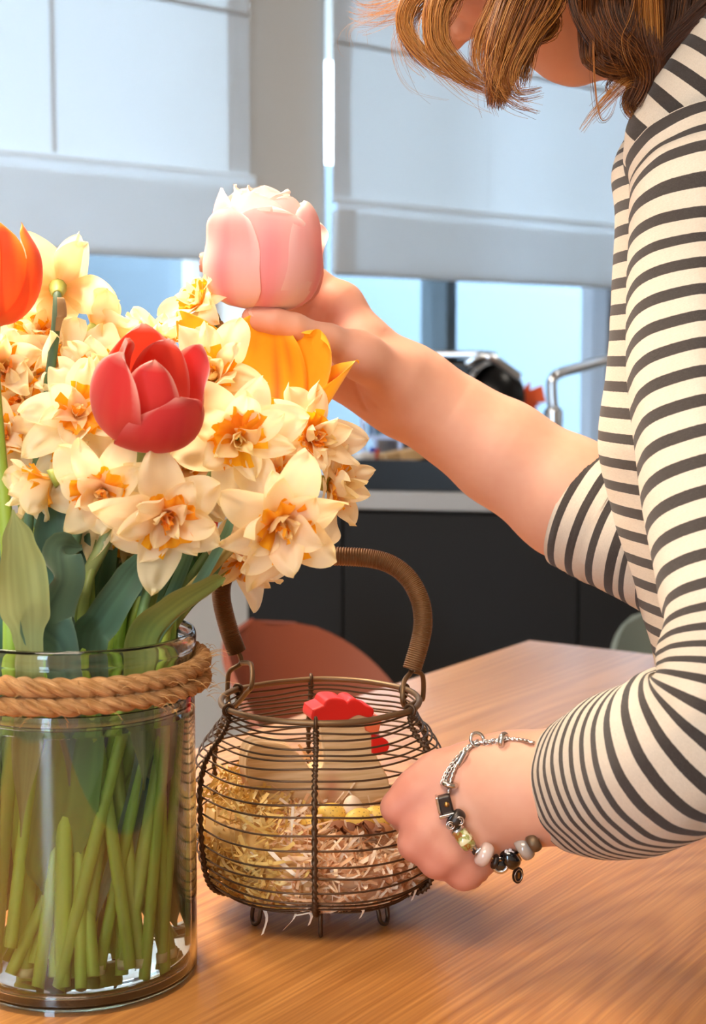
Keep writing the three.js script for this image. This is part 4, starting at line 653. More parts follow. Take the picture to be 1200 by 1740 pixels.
// left hand, lower, closed round the side of the basket
const lWrist = jt(862, 1342, 0.890, 69);
const leftBones = [
  ...chain([jt(1190, 1250, 0.80, 92), jt(1080, 1310, 0.84, 94), jt(985, 1333, 0.872, 88), jt(920, 1339, 0.884, 76), lWrist], 0.02),
  [lWrist, jt(800, 1326, 0.892, 52), 0.02], [lWrist, jt(815, 1368, 0.892, 56), 0.02], [lWrist, jt(826, 1392, 0.898, 52), 0.02],
  ...chain([jt(800, 1326, 0.892, 52), jt(748, 1330, 0.890, 46), jt(706, 1352, 0.886, 33), jt(674, 1373, 0.884, 25)], 0.012),
  ...chain([jt(674, 1373, 0.884, 25), jt(688, 1392, 0.905, 21), jt(716, 1398, 0.918, 18)], 0.004),
  ...chain([jt(815, 1362, 0.888, 56), jt(765, 1386, 0.882, 44), jt(725, 1415, 0.878, 31), jt(704, 1436, 0.878, 25)], 0.010),
  ...chain([jt(704, 1436, 0.878, 25), jt(716, 1446, 0.900, 21), jt(742, 1446, 0.915, 18)], 0.004),
  ...chain([jt(825, 1388, 0.892, 54), jt(790, 1420, 0.884, 42), jt(758, 1448, 0.878, 30), jt(742, 1466, 0.878, 24)], 0.010),
  ...chain([jt(742, 1466, 0.878, 24), jt(752, 1474, 0.898, 20), jt(774, 1470, 0.912, 17)], 0.004),
  ...chain([jt(838, 1400, 0.896, 48), jt(815, 1440, 0.890, 36), jt(796, 1470, 0.884, 27), jt(788, 1486, 0.883, 23)], 0.010),
  ...chain([jt(788, 1486, 0.883, 23), jt(800, 1490, 0.898, 18), jt(816, 1484, 0.908, 15)], 0.004),
  ...chain([jt(838, 1318, 0.905, 40), jt(790, 1296, 0.914, 30), jt(745, 1302, 0.920, 23), jt(712, 1325, 0.918, 20)], 0.008),
];
const leftHand = grooves(field(leftBones), [seg([678, 1396], [722, 1410], 0.862, 0.858), seg([708, 1456], [748, 1440], 0.855, 0.852), seg([752, 1484], [786, 1460], 0.856, 0.858)], 0.0010, 0.0024);

// head: its own axes, tilted forward and turned a little away
const HF = new V3(-0.62, -0.70, -0.33).normalize(), HU = new V3(-0.74, 0.66, 0).addScaledVector(HF, -new V3(-0.74, 0.66, 0).dot(HF)).normalize(), HS = new V3().crossVectors(HU, HF).normalize();
const HC = at(886, -236, 0.99);
const hp = (x, y, z) => HC.clone().addScaledVector(HS, x).addScaledVector(HU, y).addScaledVector(HF, z), hj = (x, y, z, r) => wj(hp(x, y, z), r);
const headBones = [
  [hj(0, 0, 0.004, 0.083), hj(0, 0.012, -0.035, 0.088), 0.02], [hj(0, -0.015, 0.045, 0.058), hj(0, -0.075, 0.052, 0.040), 0.02],
  ...[-1, 1].flatMap((s) => [[hj(s * 0.058, -0.052, -0.004, 0.019), hj(s * 0.016, -0.106, 0.060, 0.019), 0.022], [hj(s * 0.036, -0.034, 0.058, 0.026), hj(s * 0.034, -0.040, 0.056, 0.026), 0.02], [hj(s * 0.030, 0.012, 0.076, 0.017), hj(s * 0.030, 0.010, 0.076, 0.017), 0.01], [hj(s * 0.078, -0.005, -0.012, 0.010), hj(s * 0.081, -0.035, -0.006, 0.008), 0.008]]),
  [hj(0, -0.102, 0.066, 0.019), hj(0, -0.107, 0.064, 0.019), 0.016], [hj(0, 0.002, 0.090, 0.008), hj(0, -0.036, 0.112, 0.0105), 0.012], [hj(-0.011, -0.041, 0.098, 0.008), hj(0.011, -0.041, 0.098, 0.008), 0.008],
  [hj(-0.017, -0.066, 0.086, 0.0065), hj(0.017, -0.066, 0.086, 0.0065), 0.008], [hj(-0.014, -0.075, 0.084, 0.007), hj(0.014, -0.075, 0.084, 0.007), 0.008],
  [hj(0, -0.06, -0.03, 0.054), jt(1190, 30, 1.01, 140), 0.03], [jt(1190, 30, 1.01, 140), jt(1300, 160, 1.02, 110), 0.03],
];
const headField = field(headBones);
// trunk, legs: under the clothes
const hip = onTable(TW + 0.15, 0.72, 0.86), chest = at(1400, 380, 1.0), foot = (s) => onTable(TW + 0.16 + 0.02 * s, 0.72 + 0.1 * s, 0.06);
const bodyBones = [
  [wj(hip, 0.10), wj(chest, 0.09), 0.05], [wj(chest, 0.09), jt(1290, 190, 1.01, 120), 0.03], [jt(1300, 170, 1.02, 100), jt(1210, 270, 0.94, 80), 0.02], [jt(1310, 170, 1.03, 100), jt(1470, 260, 1.12, 85), 0.02],
  ...chain([jt(1210, 260, 0.94, 105), jt(1205, 600, 0.875, 102), jt(1232, 1150, 0.795, 82), jt(1190, 1250, 0.80, 92)], 0.02), ...chain([jt(1470, 250, 1.12, 110), jt(1400, 600, 1.10, 105), jt(1260, 935, 1.04, 105), jt(1235, 965, 1.03, 100)], 0.02),
  ...[-1, 1].flatMap((s) => { const f = foot(s), k = hip.clone().lerp(f, 0.5).addScaledVector(TV, 0.02 * s); return chain([wj(hip.clone().addScaledVector(TV, 0.085 * s), 0.085), wj(k, 0.058), wj(f, 0.038), wj(f.clone().addScaledVector(TU, -0.14).setY(0.035), 0.028)], 0.03); }),
];
const restField = (x, y, z) => smin(field(bodyBones)(x, y, z), headField(x, y, z), 0.03);
const B = (lo, hi) => [new V3(min(lo.x, hi.x), min(lo.y, hi.y), min(lo.z, hi.z)), new V3(max(lo.x, hi.x), max(lo.y, hi.y), max(lo.z, hi.z))];
const rBox = [new V3(-0.105, at(700, 1000, 1.1).y, -1.19), new V3(at(1040, 900, 1.12).x, at(700, 420, 1.05).y, -0.955)];
const lBox = [new V3(at(640, 1400, 0.9).x, 0.755, -0.98), new V3(at(1040, 1300, 0.86).x, at(800, 1215, 0.9).y, -0.77)];
const hBox = [HC.clone().addScalar(-0.16), HC.clone().addScalar(0.16)];
hBox[1].x = at(1230, 0, 1).x; hBox[0].y = at(900, 200, 1).y;
const inside = (b, x, y, z, m) => x > b[0].x + m && x < b[1].x - m && y > b[0].y + m && y < b[1].y - m && z > b[0].z + m && z < b[1].z - m;
const fullRight = (x, y, z) => smin(rightHand(x, y, z), 1, 0.01), bodyAll = (x, y, z) => min(min(restField(x, y, z), field(rightBones.slice(0, 5))(x, y, z)), field(leftBones.slice(0, 5))(x, y, z));
const skinGeo = [skinOf(fullRight, rBox[0], rBox[1], 0.0019), skinOf(leftHand, lBox[0], lBox[1], 0.0019), skinOf(restField, hBox[0], hBox[1], 0.0034),
  skinOf(bodyAll, new V3(-0.02, 0.0, -1.35), new V3(0.85, 1.75, -0.45), 0.014, (x, y, z) => !inside(rBox, x, y, z, 0.008) && !inside(lBox, x, y, z, 0.008) && !inside(hBox, x, y, z, 0.006))];
{ // skin tones: paler on the arms, pinker at knuckles, fingertips, palm and lips
  const pale = lin('#d8a389'), pink = lin('#d08c77'), rosy = lin('#c2705f');
  const pinkSpots = [...[[674, 1373, 0.884], [704, 1436, 0.878], [742, 1466, 0.878], [788, 1486, 0.883]].map((q) => [at(...q), 0.02]), [at(428, 540, 0.984), 0.022], [at(355, 446, 1.04), 0.025], [at(580, 650, 1.04), 0.045], [at(540, 520, 1.05), 0.03], [at(700, 1310, 0.88), 0.03], [hp(0, -0.07, 0.09), 0.022], [hp(0.04, -0.04, 0.07), 0.03]];
  for (const g of skinGeo) {
    const p = g.attributes.position, c = new Float32Array(p.count * 3), v = new V3();
    for (let i = 0; i < p.count; i++) {
      v.fromBufferAttribute(p, i); let k = 0.10 + 0.16 * fbm(v.x * 38, v.y * 38, v.z * 38, 3) + 0.10 * noise(v.x * 260, v.y * 260, v.z * 260);
      for (const [q, r] of pinkSpots) k += 0.62 * exp(-q.distanceToSquared(v) / (r * r));
      const t = mixc(mixc(pale, pink, clamp(k)), rosy, clamp(k - 0.75) * 0.6); c.set(t, i * 3);
    }
    g.setAttribute('color', new THREE.BufferAttribute(c, 3));
  }
}
const skinMat = mat('#ffffff', 0.52, { vertexColors: true, sheen: 0.25, sheenRoughness: 0.5, sheenColor: new THREE.Color(1, 0.75, 0.62), specularIntensity: 0.7 });
const woman = thing('person', 'woman in a striped shirt leaning over the table, one hand on a pink tulip', 'person', new V3(hip.x, 0, hip.z));
part(woman, 'body', mergeGeometries(skinGeo, false), skinMat);
function onSkin(px, py, f, d0 = 0.7, d1 = 1.1) { for (let d = d0; d < d1; d += 0.0007) { const p = at(px, py, d); if (f(p.x, p.y, p.z) < 0) return d; } return null; }
{ // thumb nail
  const m = mat('#d9a28e', 0.42);
  const c = at(436, 530, 0.9770); const g = new THREE.SphereGeometry(1, 16, 10); g.scale(0.0056, 0.0042, 0.0009); g.rotateX(-0.62).rotateZ(0.05); g.translate(c.x, c.y, c.z); part(woman, 'thumbnail', g, m);
}

// shirt
const STRIPE = 0.0176;
const stripes = (() => {
  const dark = [60, 54, 51], pale = [218, 206, 188];
  const t = texture(256, 512, (u, v) => {
    const k = noise(u * 256, v * 90, 1) * 9 + noise(u * 120, v * 512, 4) * 7, e = 0.006 * noise(u * 200, v * 30, 7), s = smooth(0.02, 0.035, v + e) * (1 - smooth(0.435, 0.45, v + e)), c = mixc(pale, dark, s);
    return [c[0] + k, c[1] + k, c[2] + k];
  });
  t.repeat.set(3, 1 / STRIPE); return t;
})();
const knit = texture(128, 128, (u, v) => { const a = 128 + 60 * sin(u * PI * 2 * 16) * sin(v * PI * 2 * 16 + sin(u * 200)) + 30 * noise(u * 128, v * 128); return [a, a, a]; }, false, [20, 260]);
const shirtMat = mat('#ffffff', 0.92, { map: stripes, bumpMap: knit, bumpScale: 0.0003, sheen: 0.3, sheenRoughness: 0.8, sheenColor: new THREE.Color(1, 0.95, 0.88), side: THREE.DoubleSide });
function scaleV(g, s, o = 0) { const a = g.attributes.uv; for (let i = 0; i < a.count; i++) a.setY(i, a.getY(i) * s + o); return g; }
function sleeve(list, { seg = 160, radial = 64, wrinkle = 0.0012, flat = 1, seed = 1, folds = [] } = {}) {
  const pts = list.map((q) => at(q[0], q[1], q[2])), rad = list.map((q) => q[3] * q[2] / FOCAL);
  return tube(pts, (t, a) => {
    const x = t * (rad.length - 1), i = min(floor(x), rad.length - 2); let r = lerp(rad[i], rad[i + 1], smooth(0, 1, x - i) * 0.4 + (x - i) * 0.6);
    r += wrinkle * (fbm(t * 9 + seed, cos(a) * 1.3, sin(a) * 1.3, 3) + 0.6 * noise(t * 3, cos(a) * 3.2 + seed, sin(a) * 3.2));
    for (const [tc, ac, tw, aw, h, tilt] of folds) { let da = a - ac; da = atan2(sin(da), cos(da)); const dt = t - tc - tilt * da; r += h * exp(-dt * dt / (tw * tw) - da * da / (aw * aw)); }
    return r;
  }, { seg, radial, capped: false, side: new V3(0, 0, 1), flat });
}
const TF = TU.clone().negate(), TS = TV.clone().negate();      // she faces across the table
const shirt = (() => {
  // trunk rings: [left outline px, py, depth, half width, centre shift behind]
  const rings = [[1690, 1690, 1.0, 0.155, 0.12], [1600, 1490, 1.0, 0.155, 0.12], [1270, 1300, 0.99, 0.155, 0.12], [1142, 1180, 0.995, 0.157, 0.13], [1115, 1095, 0.995, 0.158, 0.135], [1090, 1022, 0.995, 0.16, 0.138], [1066, 940, 0.99, 0.165, 0.14], [1044, 866, 0.99, 0.168, 0.14], [1026, 805, 0.99, 0.17, 0.14], [1018, 745, 0.985, 0.172, 0.138], [1024, 660, 0.985, 0.174, 0.132], [1029, 570, 0.98, 0.176, 0.126], [1031, 470, 0.98, 0.176, 0.12], [1035, 370, 0.98, 0.165, 0.112], [1044, 285, 0.985, 0.12, 0.10], [1078, 222, 1.0, 0.085, 0.085], [1135, 160, 1.02, 0.065, 0.06], [1200, 100, 1.03, 0.055, 0.05], [1240, 55, 1.035, 0.05, 0.045]];
  const n = rings.length - 1; let len = 0; const R = rings.map((q, i) => { const e = at(q[0], q[1], q[2]), ex = sqrt(pow(q[3] * TS.x, 2) + pow(q[4] * TF.x, 2)); const c = e.clone(); c.x += ex; c.z += -0.02; return { c, a: q[3], b: q[4] }; });
  const cumulative = [0]; for (let i = 1; i <= n; i++) cumulative.push(cumulative[i - 1] + abs(R[i].c.y - R[i - 1].c.y) * (i > n - 4 ? 1.5 : 1));
  const curve = (k) => new THREE.CatmullRomCurve3(R.map(k), false, 'catmullrom', 0.5);
  const cc = curve((q) => q.c), ab = curve((q) => new V3(q.a, q.b, 0)), nv = 220;
  return grid(110, nv, (u, v) => {
    const c = cc.getPoint(v), k = ab.getPoint(v), an = u * 2 * PI, x = v * n, i = min(floor(x), n - 1);
    let w = 0.0016 * fbm(v * 14, cos(an) * 2, sin(an) * 2, 3);
    const front = max(0, cos(an - 0.25)); w += 0.004 * pow(front, 2) * sin(an * 9 + v * 3) * smooth(0.75, 0.5, v);
    const p = c.clone().addScaledVector(TF, cos(an) * (k.y + w)).addScaledVector(TS, sin(an) * (k.x + w));
    return [p.x, p.y, p.z, undefined, undefined, undefined, u, lerp(cumulative[i], cumulative[i + 1], x - i)];
  }, true);
})();
const shirtPart = part(woman, 'shirt', scaleV(shirt, 1.12), shirtMat);
function packV(g, from, k) { const a = g.attributes.uv; let L = 0; for (let i = 0; i < a.count; i++) L = max(L, a.getY(i)); for (let i = 0; i < a.count; i++) { const v = a.getY(i), s = from * L; if (v > s) { const e = (v - s) / L; a.setY(i, s + L * e * (1 + (k - 1) * smooth(0, 0.12, e))); } } return g; }
const sub = (name, g, m = shirtMat) => part(shirtPart, name, g, m);
sub('sleeve', packV(sleeve([[1178, 246, 0.925, 116], [1198, 302, 0.915, 128], [1206, 370, 0.902, 136], [1203, 480, 0.89, 136], [1203, 620, 0.87, 134], [1216, 800, 0.84, 129], [1238, 980, 0.81, 122], [1246, 1110, 0.79, 122], [1222, 1215, 0.785, 132], [1150, 1278, 0.80, 142], [1068, 1312, 0.838, 143], [1018, 1330, 0.864, 128], [986, 1341, 0.880, 114]], { seg: 240, radial: 72, wrinkle: 0.0016, folds: [[0.60, 2.6, 0.02, 0.9, 0.004, 0.02], [0.66, 2.8, 0.016, 0.8, -0.004, 0.03], [0.55, 2.2, 0.02, 0.8, -0.003, 0.03], [0.72, 2.6, 0.014, 0.8, 0.003, -0.02]] }), 0.60, 1.85));
sub('sleeve', scaleV(sleeve([[1470, 230, 1.12, 120], [1440, 400, 1.13, 122], [1370, 720, 1.10, 122], [1290, 940, 1.04, 126], [1195, 950, 1.015, 124], [1100, 914, 1.03, 116], [1040, 888, 1.042, 111], [986, 862, 1.053, 107]], { seg: 160, wrinkle: 0.0015, seed: 5 }), 1.35, 0.004));
sub('cuff', scaleV(sleeve([[1046, 890, 1.041, 113], [1015, 875.5, 1.047, 111.5], [984, 860.5, 1.0535, 109.5]], { seg: 30, wrinkle: 0.0006, seed: 5 }), 1.35, 0.008));
sub('shoulder_yoke', scaleV(sleeve([[1318, 50, 0.912, 118], [1262, 108, 0.918, 104], [1196, 188, 0.926, 99], [1152, 242, 0.934, 92], [1134, 285, 0.942, 74], [1140, 325, 0.95, 44]], { seg: 80, wrinkle: 0.001, seed: 9 }), 1.05));
sub('shoulder_yoke', scaleV(sleeve([[1290, 40, 0.985, 125], [1345, 100, 1.01, 150], [1400, 160, 1.05, 150], [1450, 210, 1.09, 140], [1478, 260, 1.12, 124]], { seg: 60, wrinkle: 0.001, seed: 19 }), 1.05));
{ // seam stitches along the shoulder
  const list = []; for (let i = 0; i < 15; i++) { const t = i / 14, px = lerp(1142, 1215, t), py = lerp(211, 178, pow(t, 0.8)), g = new THREE.SphereGeometry(0.0011, 6, 5); const p = at(px, py, 0.8985); g.translate(p.x, p.y, p.z); list.push(g); }
  const m = sub('stitching', merge(list), mat('#efe6d6', 0.9)); m.userData.kind = 'stuff';
}
{ // trousers and shoes, below the table edge
  const m = mat('#2b3140', 0.85), legs = [];
  for (const s of [-1, 1]) { const f = foot(s), a = hip.clone().addScaledVector(TV, 0.08 * s); legs.push(tube([a.clone().setY(hip.y + 0.02), a.clone().setY(hip.y - 0.10), a.clone().lerp(f, 0.5), f.clone().setY(0.07)], [0.105, 0.100, 0.075, 0.055], { seg: 24, radial: 20 })); }
  legs.push(tube([hip.clone().setY(hip.y - 0.12), hip.clone().setY(hip.y + 0.10)], [0.10, 0.14], { seg: 8, radial: 24 }));
  part(woman, 'trousers', merge(legs), m);
  for (const s of [-1, 1]) { const f = foot(s); part(woman, 'shoe', tube([f.clone().addScaledVector(TU, 0.05).setY(0.036), f.clone().setY(0.042), f.clone().addScaledVector(TU, -0.10).setY(0.034), f.clone().addScaledVector(TU, -0.18).setY(0.026)], [0.032, 0.042, 0.036, 0.022], { seg: 16, radial: 16 }), M.black); }
}
// hair: strands laid along guide locks
{
  const R = rng(77), gold = lin('#a8601f'), brown = lin('#5c3012'), deep = lin('#241107'), fair = lin('#d4944a');  // left locks toned golden, right ones dark: side light painted into the strands
  const strands = [];
  const pos = [], nor = [], col = [], idx = [];
  function strand(pts, r0, r1, c0, c1) {
    const c = new THREE.CatmullRomCurve3(pts, false, 'catmullrom', 0.5), n = pts.length > 9 ? 24 : 12, base = pos.length / 3, P = []; for (let j = 0; j <= n; j++) P.push(c.getPoint(j / n));
    const q = new V3(), b = new V3(), t = new V3(); let nn = new V3(0.3, 0.1, 1);
    for (let j = 0; j <= n; j++) {
      t.copy(P[min(j + 1, n)]).sub(P[max(j - 1, 0)]).normalize(); nn.addScaledVector(t, -nn.dot(t)).normalize(); b.crossVectors(t, nn);
      const r = lerp(r0, r1, pow(j / n, 1.6)), k = mixc(c0, c1, j / n);
      for (let s = 0; s < 4; s++) { const a = s * PI / 2; q.copy(nn).multiplyScalar(cos(a)).addScaledVector(b, sin(a)); pos.push(P[j].x + q.x * r, P[j].y + q.y * r, P[j].z + q.z * r); nor.push(q.x, q.y, q.z); col.push(...k); }
      if (j) for (let s = 0; s < 4; s++) { const a = base + (j - 1) * 4 + s, d = base + (j - 1) * 4 + (s + 1) % 4; idx.push(a, d, d + 4, a, d + 4, a + 4); }
    }
  }
  function lock(list, count, w0, w1, tone, { fly = 0, thick = 0.0004, depth = 1 } = {}) {
    count = Math.round(count * 1.7); thick *= 0.62; fly = max(fly, 0.08);
    const g = list.map((q) => at(q[0], q[1], q[2])), top = list[0][0] > 970 ? hp(0.02, 0.075, -0.095) : hp(0, 0.112, -0.02), mid = hp(0, 0.01, -0.02), first = g[0];
    const over = top.clone().lerp(first, 0.5).sub(mid).normalize().multiplyScalar(0.116).add(mid); g.unshift(top, over);
    for (let i = 0; i < count; i++) {
      const a = R() * 2 * PI, ra = sqrt(R()), ox = cos(a) * ra, oz = sin(a) * ra, s1 = R() * 100, stop = 1.0 - 0.36 * pow(R(), 1.2), wild = fly * pow(R(), 2), sh = R();
      const n = g.length - 1, pts = [];
      const c = new THREE.CatmullRomCurve3(g, false, 'catmullrom', 0.5);
      for (let j = 0; j <= 14; j++) {
        const t = j / 14 * stop, tv = clamp((t * n - 2) / (n - 2)), p = c.getPoint(t), w = lerp(w0, w1, pow(tv, 0.9)) * (0.35 + 0.65 * smooth(0, 1.4 / n, t)) / FOCAL, tg = c.getTangent(t), sd = new V3(-tg.y, tg.x, 0).normalize();
        p.addScaledVector(sd, ox * w + 0.0016 * noise(t * 3 + s1, s1) + wild * noise(t * 2 + s1, 3) * 0.02 * t).addScaledVector(new V3(0, 0, 1), (oz * w * 0.7 + 0.0015 * noise(t * 3, s1)) * depth + wild * 0.015 * noise(t * 2, s1, 9) * t);
        p.y += wild * 0.01 * noise(t * 2.5, s1, 5) * t; pts.push(p);
      }
      const k = clamp(tone + (sh - 0.5) * 0.55 + 0.18 * oz), ramp = (q) => q < 0.5 ? mixc(deep, brown, q * 2) : q < 0.85 ? mixc(brown, gold, (q - 0.5) / 0.35) : mixc(gold, fair, (q - 0.85) / 0.15), c0 = ramp(clamp(k - 0.10)), tip = ramp(clamp(k + 0.12));
      strand(pts, thick * (0.7 + 0.6 * R()), thick * 0.35, c0, tip);
    }
  }
  lock([[800, -110, 0.96], [730, -40, 0.96], [680, 5, 0.965], [630, 18, 0.97], [590, 8, 0.97]], 60, 42, 16, 0.95, { fly: 0.9, thick: 0.0003 });
  lock([[810, -110, 0.96], [735, -25, 0.955], [692, 30, 0.955], [698, 85, 0.955], [735, 122, 0.955]], 70, 26, 10, 0.9, { fly: 0.5, thick: 0.00035 });
  lock([[800, -100, 0.95], [706, -10, 0.95], [688, 45, 0.95], [722, 95, 0.95], [768, 126, 0.95], [828, 149, 0.948]], 90, 18, 9, 0.85, { thick: 0.0004 });
  lock([[830, -110, 0.945], [752, -10, 0.94], [741, 62, 0.938], [765, 103, 0.938], [800, 133, 0.938], [842, 151, 0.938]], 190, 26, 12, 0.74, { fly: 0.14 });
  lock([[880, -100, 0.94], [852, 0, 0.935], [822, 60, 0.932], [814, 108, 0.932], [840, 148, 0.932]], 110, 26, 8, 0.8, { fly: 0.2 });
  lock([[960, -110, 0.935], [918, -20, 0.925], [888, 50, 0.92], [862, 105, 0.918], [848, 150, 0.918], [842, 186, 0.92]], 420, 50, 14, 0.42, { thick: 0.00045, fly: 0.10 });
  lock([[930, -100, 0.925], [880, -10, 0.918], [852, 60, 0.914], [842, 110, 0.914], [850, 150, 0.914], [870, 162, 0.914]], 200, 32, 14, 0.58, { fly: 0.14 });
  lock([[935, -40, 0.925], [900, 60, 0.915], [872, 120, 0.912], [880, 158, 0.912], [925, 152, 0.914]], 60, 22, 10, 0.62, { fly: 0.15 });
  lock([[905, -20, 0.925], [860, 100, 0.912], [852, 150, 0.912], [874, 178, 0.912], [918, 193, 0.914]], 26, 16, 4, 0.66, { fly: 0.3 });
  lock([[930, 20, 0.93], [905, 70, 0.922], [895, 120, 0.92], [890, 150, 0.92]], 60, 16, 6, 0.6, { fly: 0.2 });
  lock([[985, -100, 0.93], [985, -10, 0.92], [1002, 45, 0.915], [1035, 85, 0.915], [1085, 100, 0.92], [1110, 120, 0.925]], 220, 22, 12, 0.22, { fly: 0.1 });
  lock([[1030, -100, 0.93], [1020, 0, 0.92], [1040, 60, 0.915], [1075, 95, 0.915], [1090, 140, 0.92], [1072, 180, 0.92]], 320, 40, 14, 0.18, { fly: 0.12 });
  lock([[1080, -100, 0.935], [1075, 0, 0.93], [1085, 70, 0.925], [1100, 120, 0.925], [1080, 172, 0.93], [1066, 192, 0.93]], 420, 46, 16, 0.20, { fly: 0.12 });
  lock([[1150, -100, 0.95], [1150, 0, 0.945], [1140, 60, 0.94], [1115, 120, 0.94], [1090, 160, 0.94]], 420, 60, 20, 0.10, { fly: 0.1 });
  lock([[1290, -60, 0.93], [1260, -10, 0.92], [1215, 25, 0.915], [1160, 70, 0.92], [1120, 110, 0.925]], 300, 50, 22, 0.06);
  lock([[1220, -100, 0.96], [1215, 0, 0.955], [1180, 40, 0.95], [1140, 85, 0.95], [1110, 120, 0.95]], 260, 50, 18, 0.05);
  lock([[1000, 60, 0.92], [1010, 105, 0.915], [1050, 122, 0.915], [1090, 108, 0.92], [1120, 70, 0.925]], 110, 16, 8, 0.35, { fly: 0.2 });
  lock([[1110, 90, 0.93], [1090, 140, 0.93], [1068, 172, 0.93], [1080, 198, 0.93], [1100, 185, 0.935]], 70, 18, 6, 0.62, { fly: 0.3 });
  lock([[1015, -60, 0.92], [1006, 60, 0.912], [1010, 160, 0.912], [1022, 205, 0.912], [1040, 192, 0.914], [1052, 150, 0.918]], 6, 3, 2, 0.6, { thick: 0.00045 });
  lock([[1110, 95, 0.925], [1060, 140, 0.918], [1015, 186, 0.914], [984, 226, 0.914]], 26, 12, 4, 0.85, { fly: 0.25 });
  lock([[1085, 110, 0.93], [1045, 132, 0.925], [1030, 150, 0.925], [1045, 170, 0.925]], 16, 6, 3, 0.55, { fly: 0.3 });
  lock([[700, -60, 0.96], [650, 20, 0.96], [600, 50, 0.965], [600, 80, 0.97]], 6, 10, 4, 1, { fly: 1, thick: 0.00022 });
  lock([[690, 0, 0.955], [672, 80, 0.955], [700, 150, 0.955], [780, 170, 0.955]], 7, 12, 8, 1, { fly: 1, thick: 0.0002 });
  lock([[900, -60, 0.925], [870, 40, 0.915], [846, 110, 0.91], [836, 160, 0.91], [846, 200, 0.912]], 24, 26, 8, 0.7, { fly: 0.8, thick: 0.00028 });
  lock([[760, -40, 0.945], [735, 50, 0.94], [752, 110, 0.94], [800, 150, 0.94], [850, 166, 0.94]], 26, 30, 16, 0.95, { fly: 0.9, thick: 0.00025 });
  lock([[1060, -20, 0.92], [1040, 70, 0.91], [1060, 130, 0.91], [1100, 160, 0.915]], 24, 40, 20, 0.5, { fly: 0.9, thick: 0.00028 });
  // the crown, above the frame
  for (let k = 0; k < 26; k++) {
    const a = k / 26 * 2 * PI, s = cos(a), q = sin(a);
    for (let i = 0; i < 70; i++) { const j = a + (R() - 0.5) * 0.3, cx = cos(j), cz = sin(j), r = 0.098 + 0.006 * R(), pts = []; for (let m = 0; m <= 6; m++) { const e = PI / 2 - m / 6 * (1.9 + 0.5 * R()); if (cz > 0.25 && m > 3) break; pts.push(hp(cx * cos(e) * r * 0.93, sin(e) * r + 0.008, cz * cos(e) * r * 1.18 - 0.015)); } const t = 0.35 + 0.3 * R(); if (pts.length > 2) strand(pts, 0.0008, 0.0005, mixc(deep, gold, t), mixc(deep, gold, t)); }
  }
  const g = new THREE.BufferGeometry(); g.setAttribute('position', new THREE.Float32BufferAttribute(pos, 3)); g.setAttribute('normal', new THREE.Float32BufferAttribute(nor, 3)); g.setAttribute('color', new THREE.Float32BufferAttribute(col, 3)); g.setIndex(idx);
  const m = part(woman, 'hair', g, mat('#ffffff', 0.38, { vertexColors: true, specularIntensity: 0.8 }), 'shoulder-length golden brown wavy hair'); m.userData.kind = 'stuff';
  const cap = skinOf(field([[hj(0, 0.006, -0.004, 0.090), hj(0, 0.02, -0.042, 0.093), 0.02]]), HC.clone().addScalar(-0.17), HC.clone().addScalar(0.17), 0.006, (x, y, z) => { const d = new V3(x, y, z).sub(HC); return d.dot(HF) < 0.040 + d.dot(HU) * 0.35 && d.dot(HU) > -0.09 - d.dot(HF) * 0.3; });
  part(woman, 'hair_cap', cap, mat('#4a2d18', 0.6, { side: THREE.DoubleSide }));
}
// ---------- wire basket ----------
const BK = onPlane(545, 1546, 0.75), dB = -(BK.z * CP + (BK.y - EYE) * SP);
const heightAt = (base, py) => { let a = 0.6, b = 1.4; const col = (y) => { const Y = y - EYE, d = -(base.z * CP + Y * SP); return CY - (Y * CP - base.z * SP) / d * FOCAL; }; for (let i = 0; i < 40; i++) { const m = (a + b) / 2; if (col(m) > py) a = m; else b = m; } return (a + b) / 2; };
const basketProfile = [[1192, 166], [1208, 165], [1224, 172], [1240, 185], [1258, 199], [1280, 209], [1315, 215], [1360, 215], [1404, 213], [1440, 209], [1466, 202], [1482, 190], [1492, 168], [1499, 140], [1502, 112]].map(([py, r]) => new THREE.Vector2(r * dB / FOCAL, heightAt(BK, py)));
const basketCurve = new THREE.SplineCurve(basketProfile);
const radiusAtY = (y) => { let best = 0.05, e = 9; for (let i = 0; i <= 80; i++) { const p = basketCurve.getPoint(i / 80); if (abs(p.y - y) < e) { e = abs(p.y - y); best = p.x; } } return best; };
const bAt = (az, r, y) => new V3(BK.x + sin(az) * r, y, BK.z + cos(az) * r);   // azimuth 0 faces the viewer
const rustMat = mat('#5b4634', 0.45, { metalness: 0.75 }), rimMat = mat('#7d6448', 0.45, { metalness: 0.7 }), handleMat = mat('#7c5a3a', 0.5, { metalness: 0.55 });
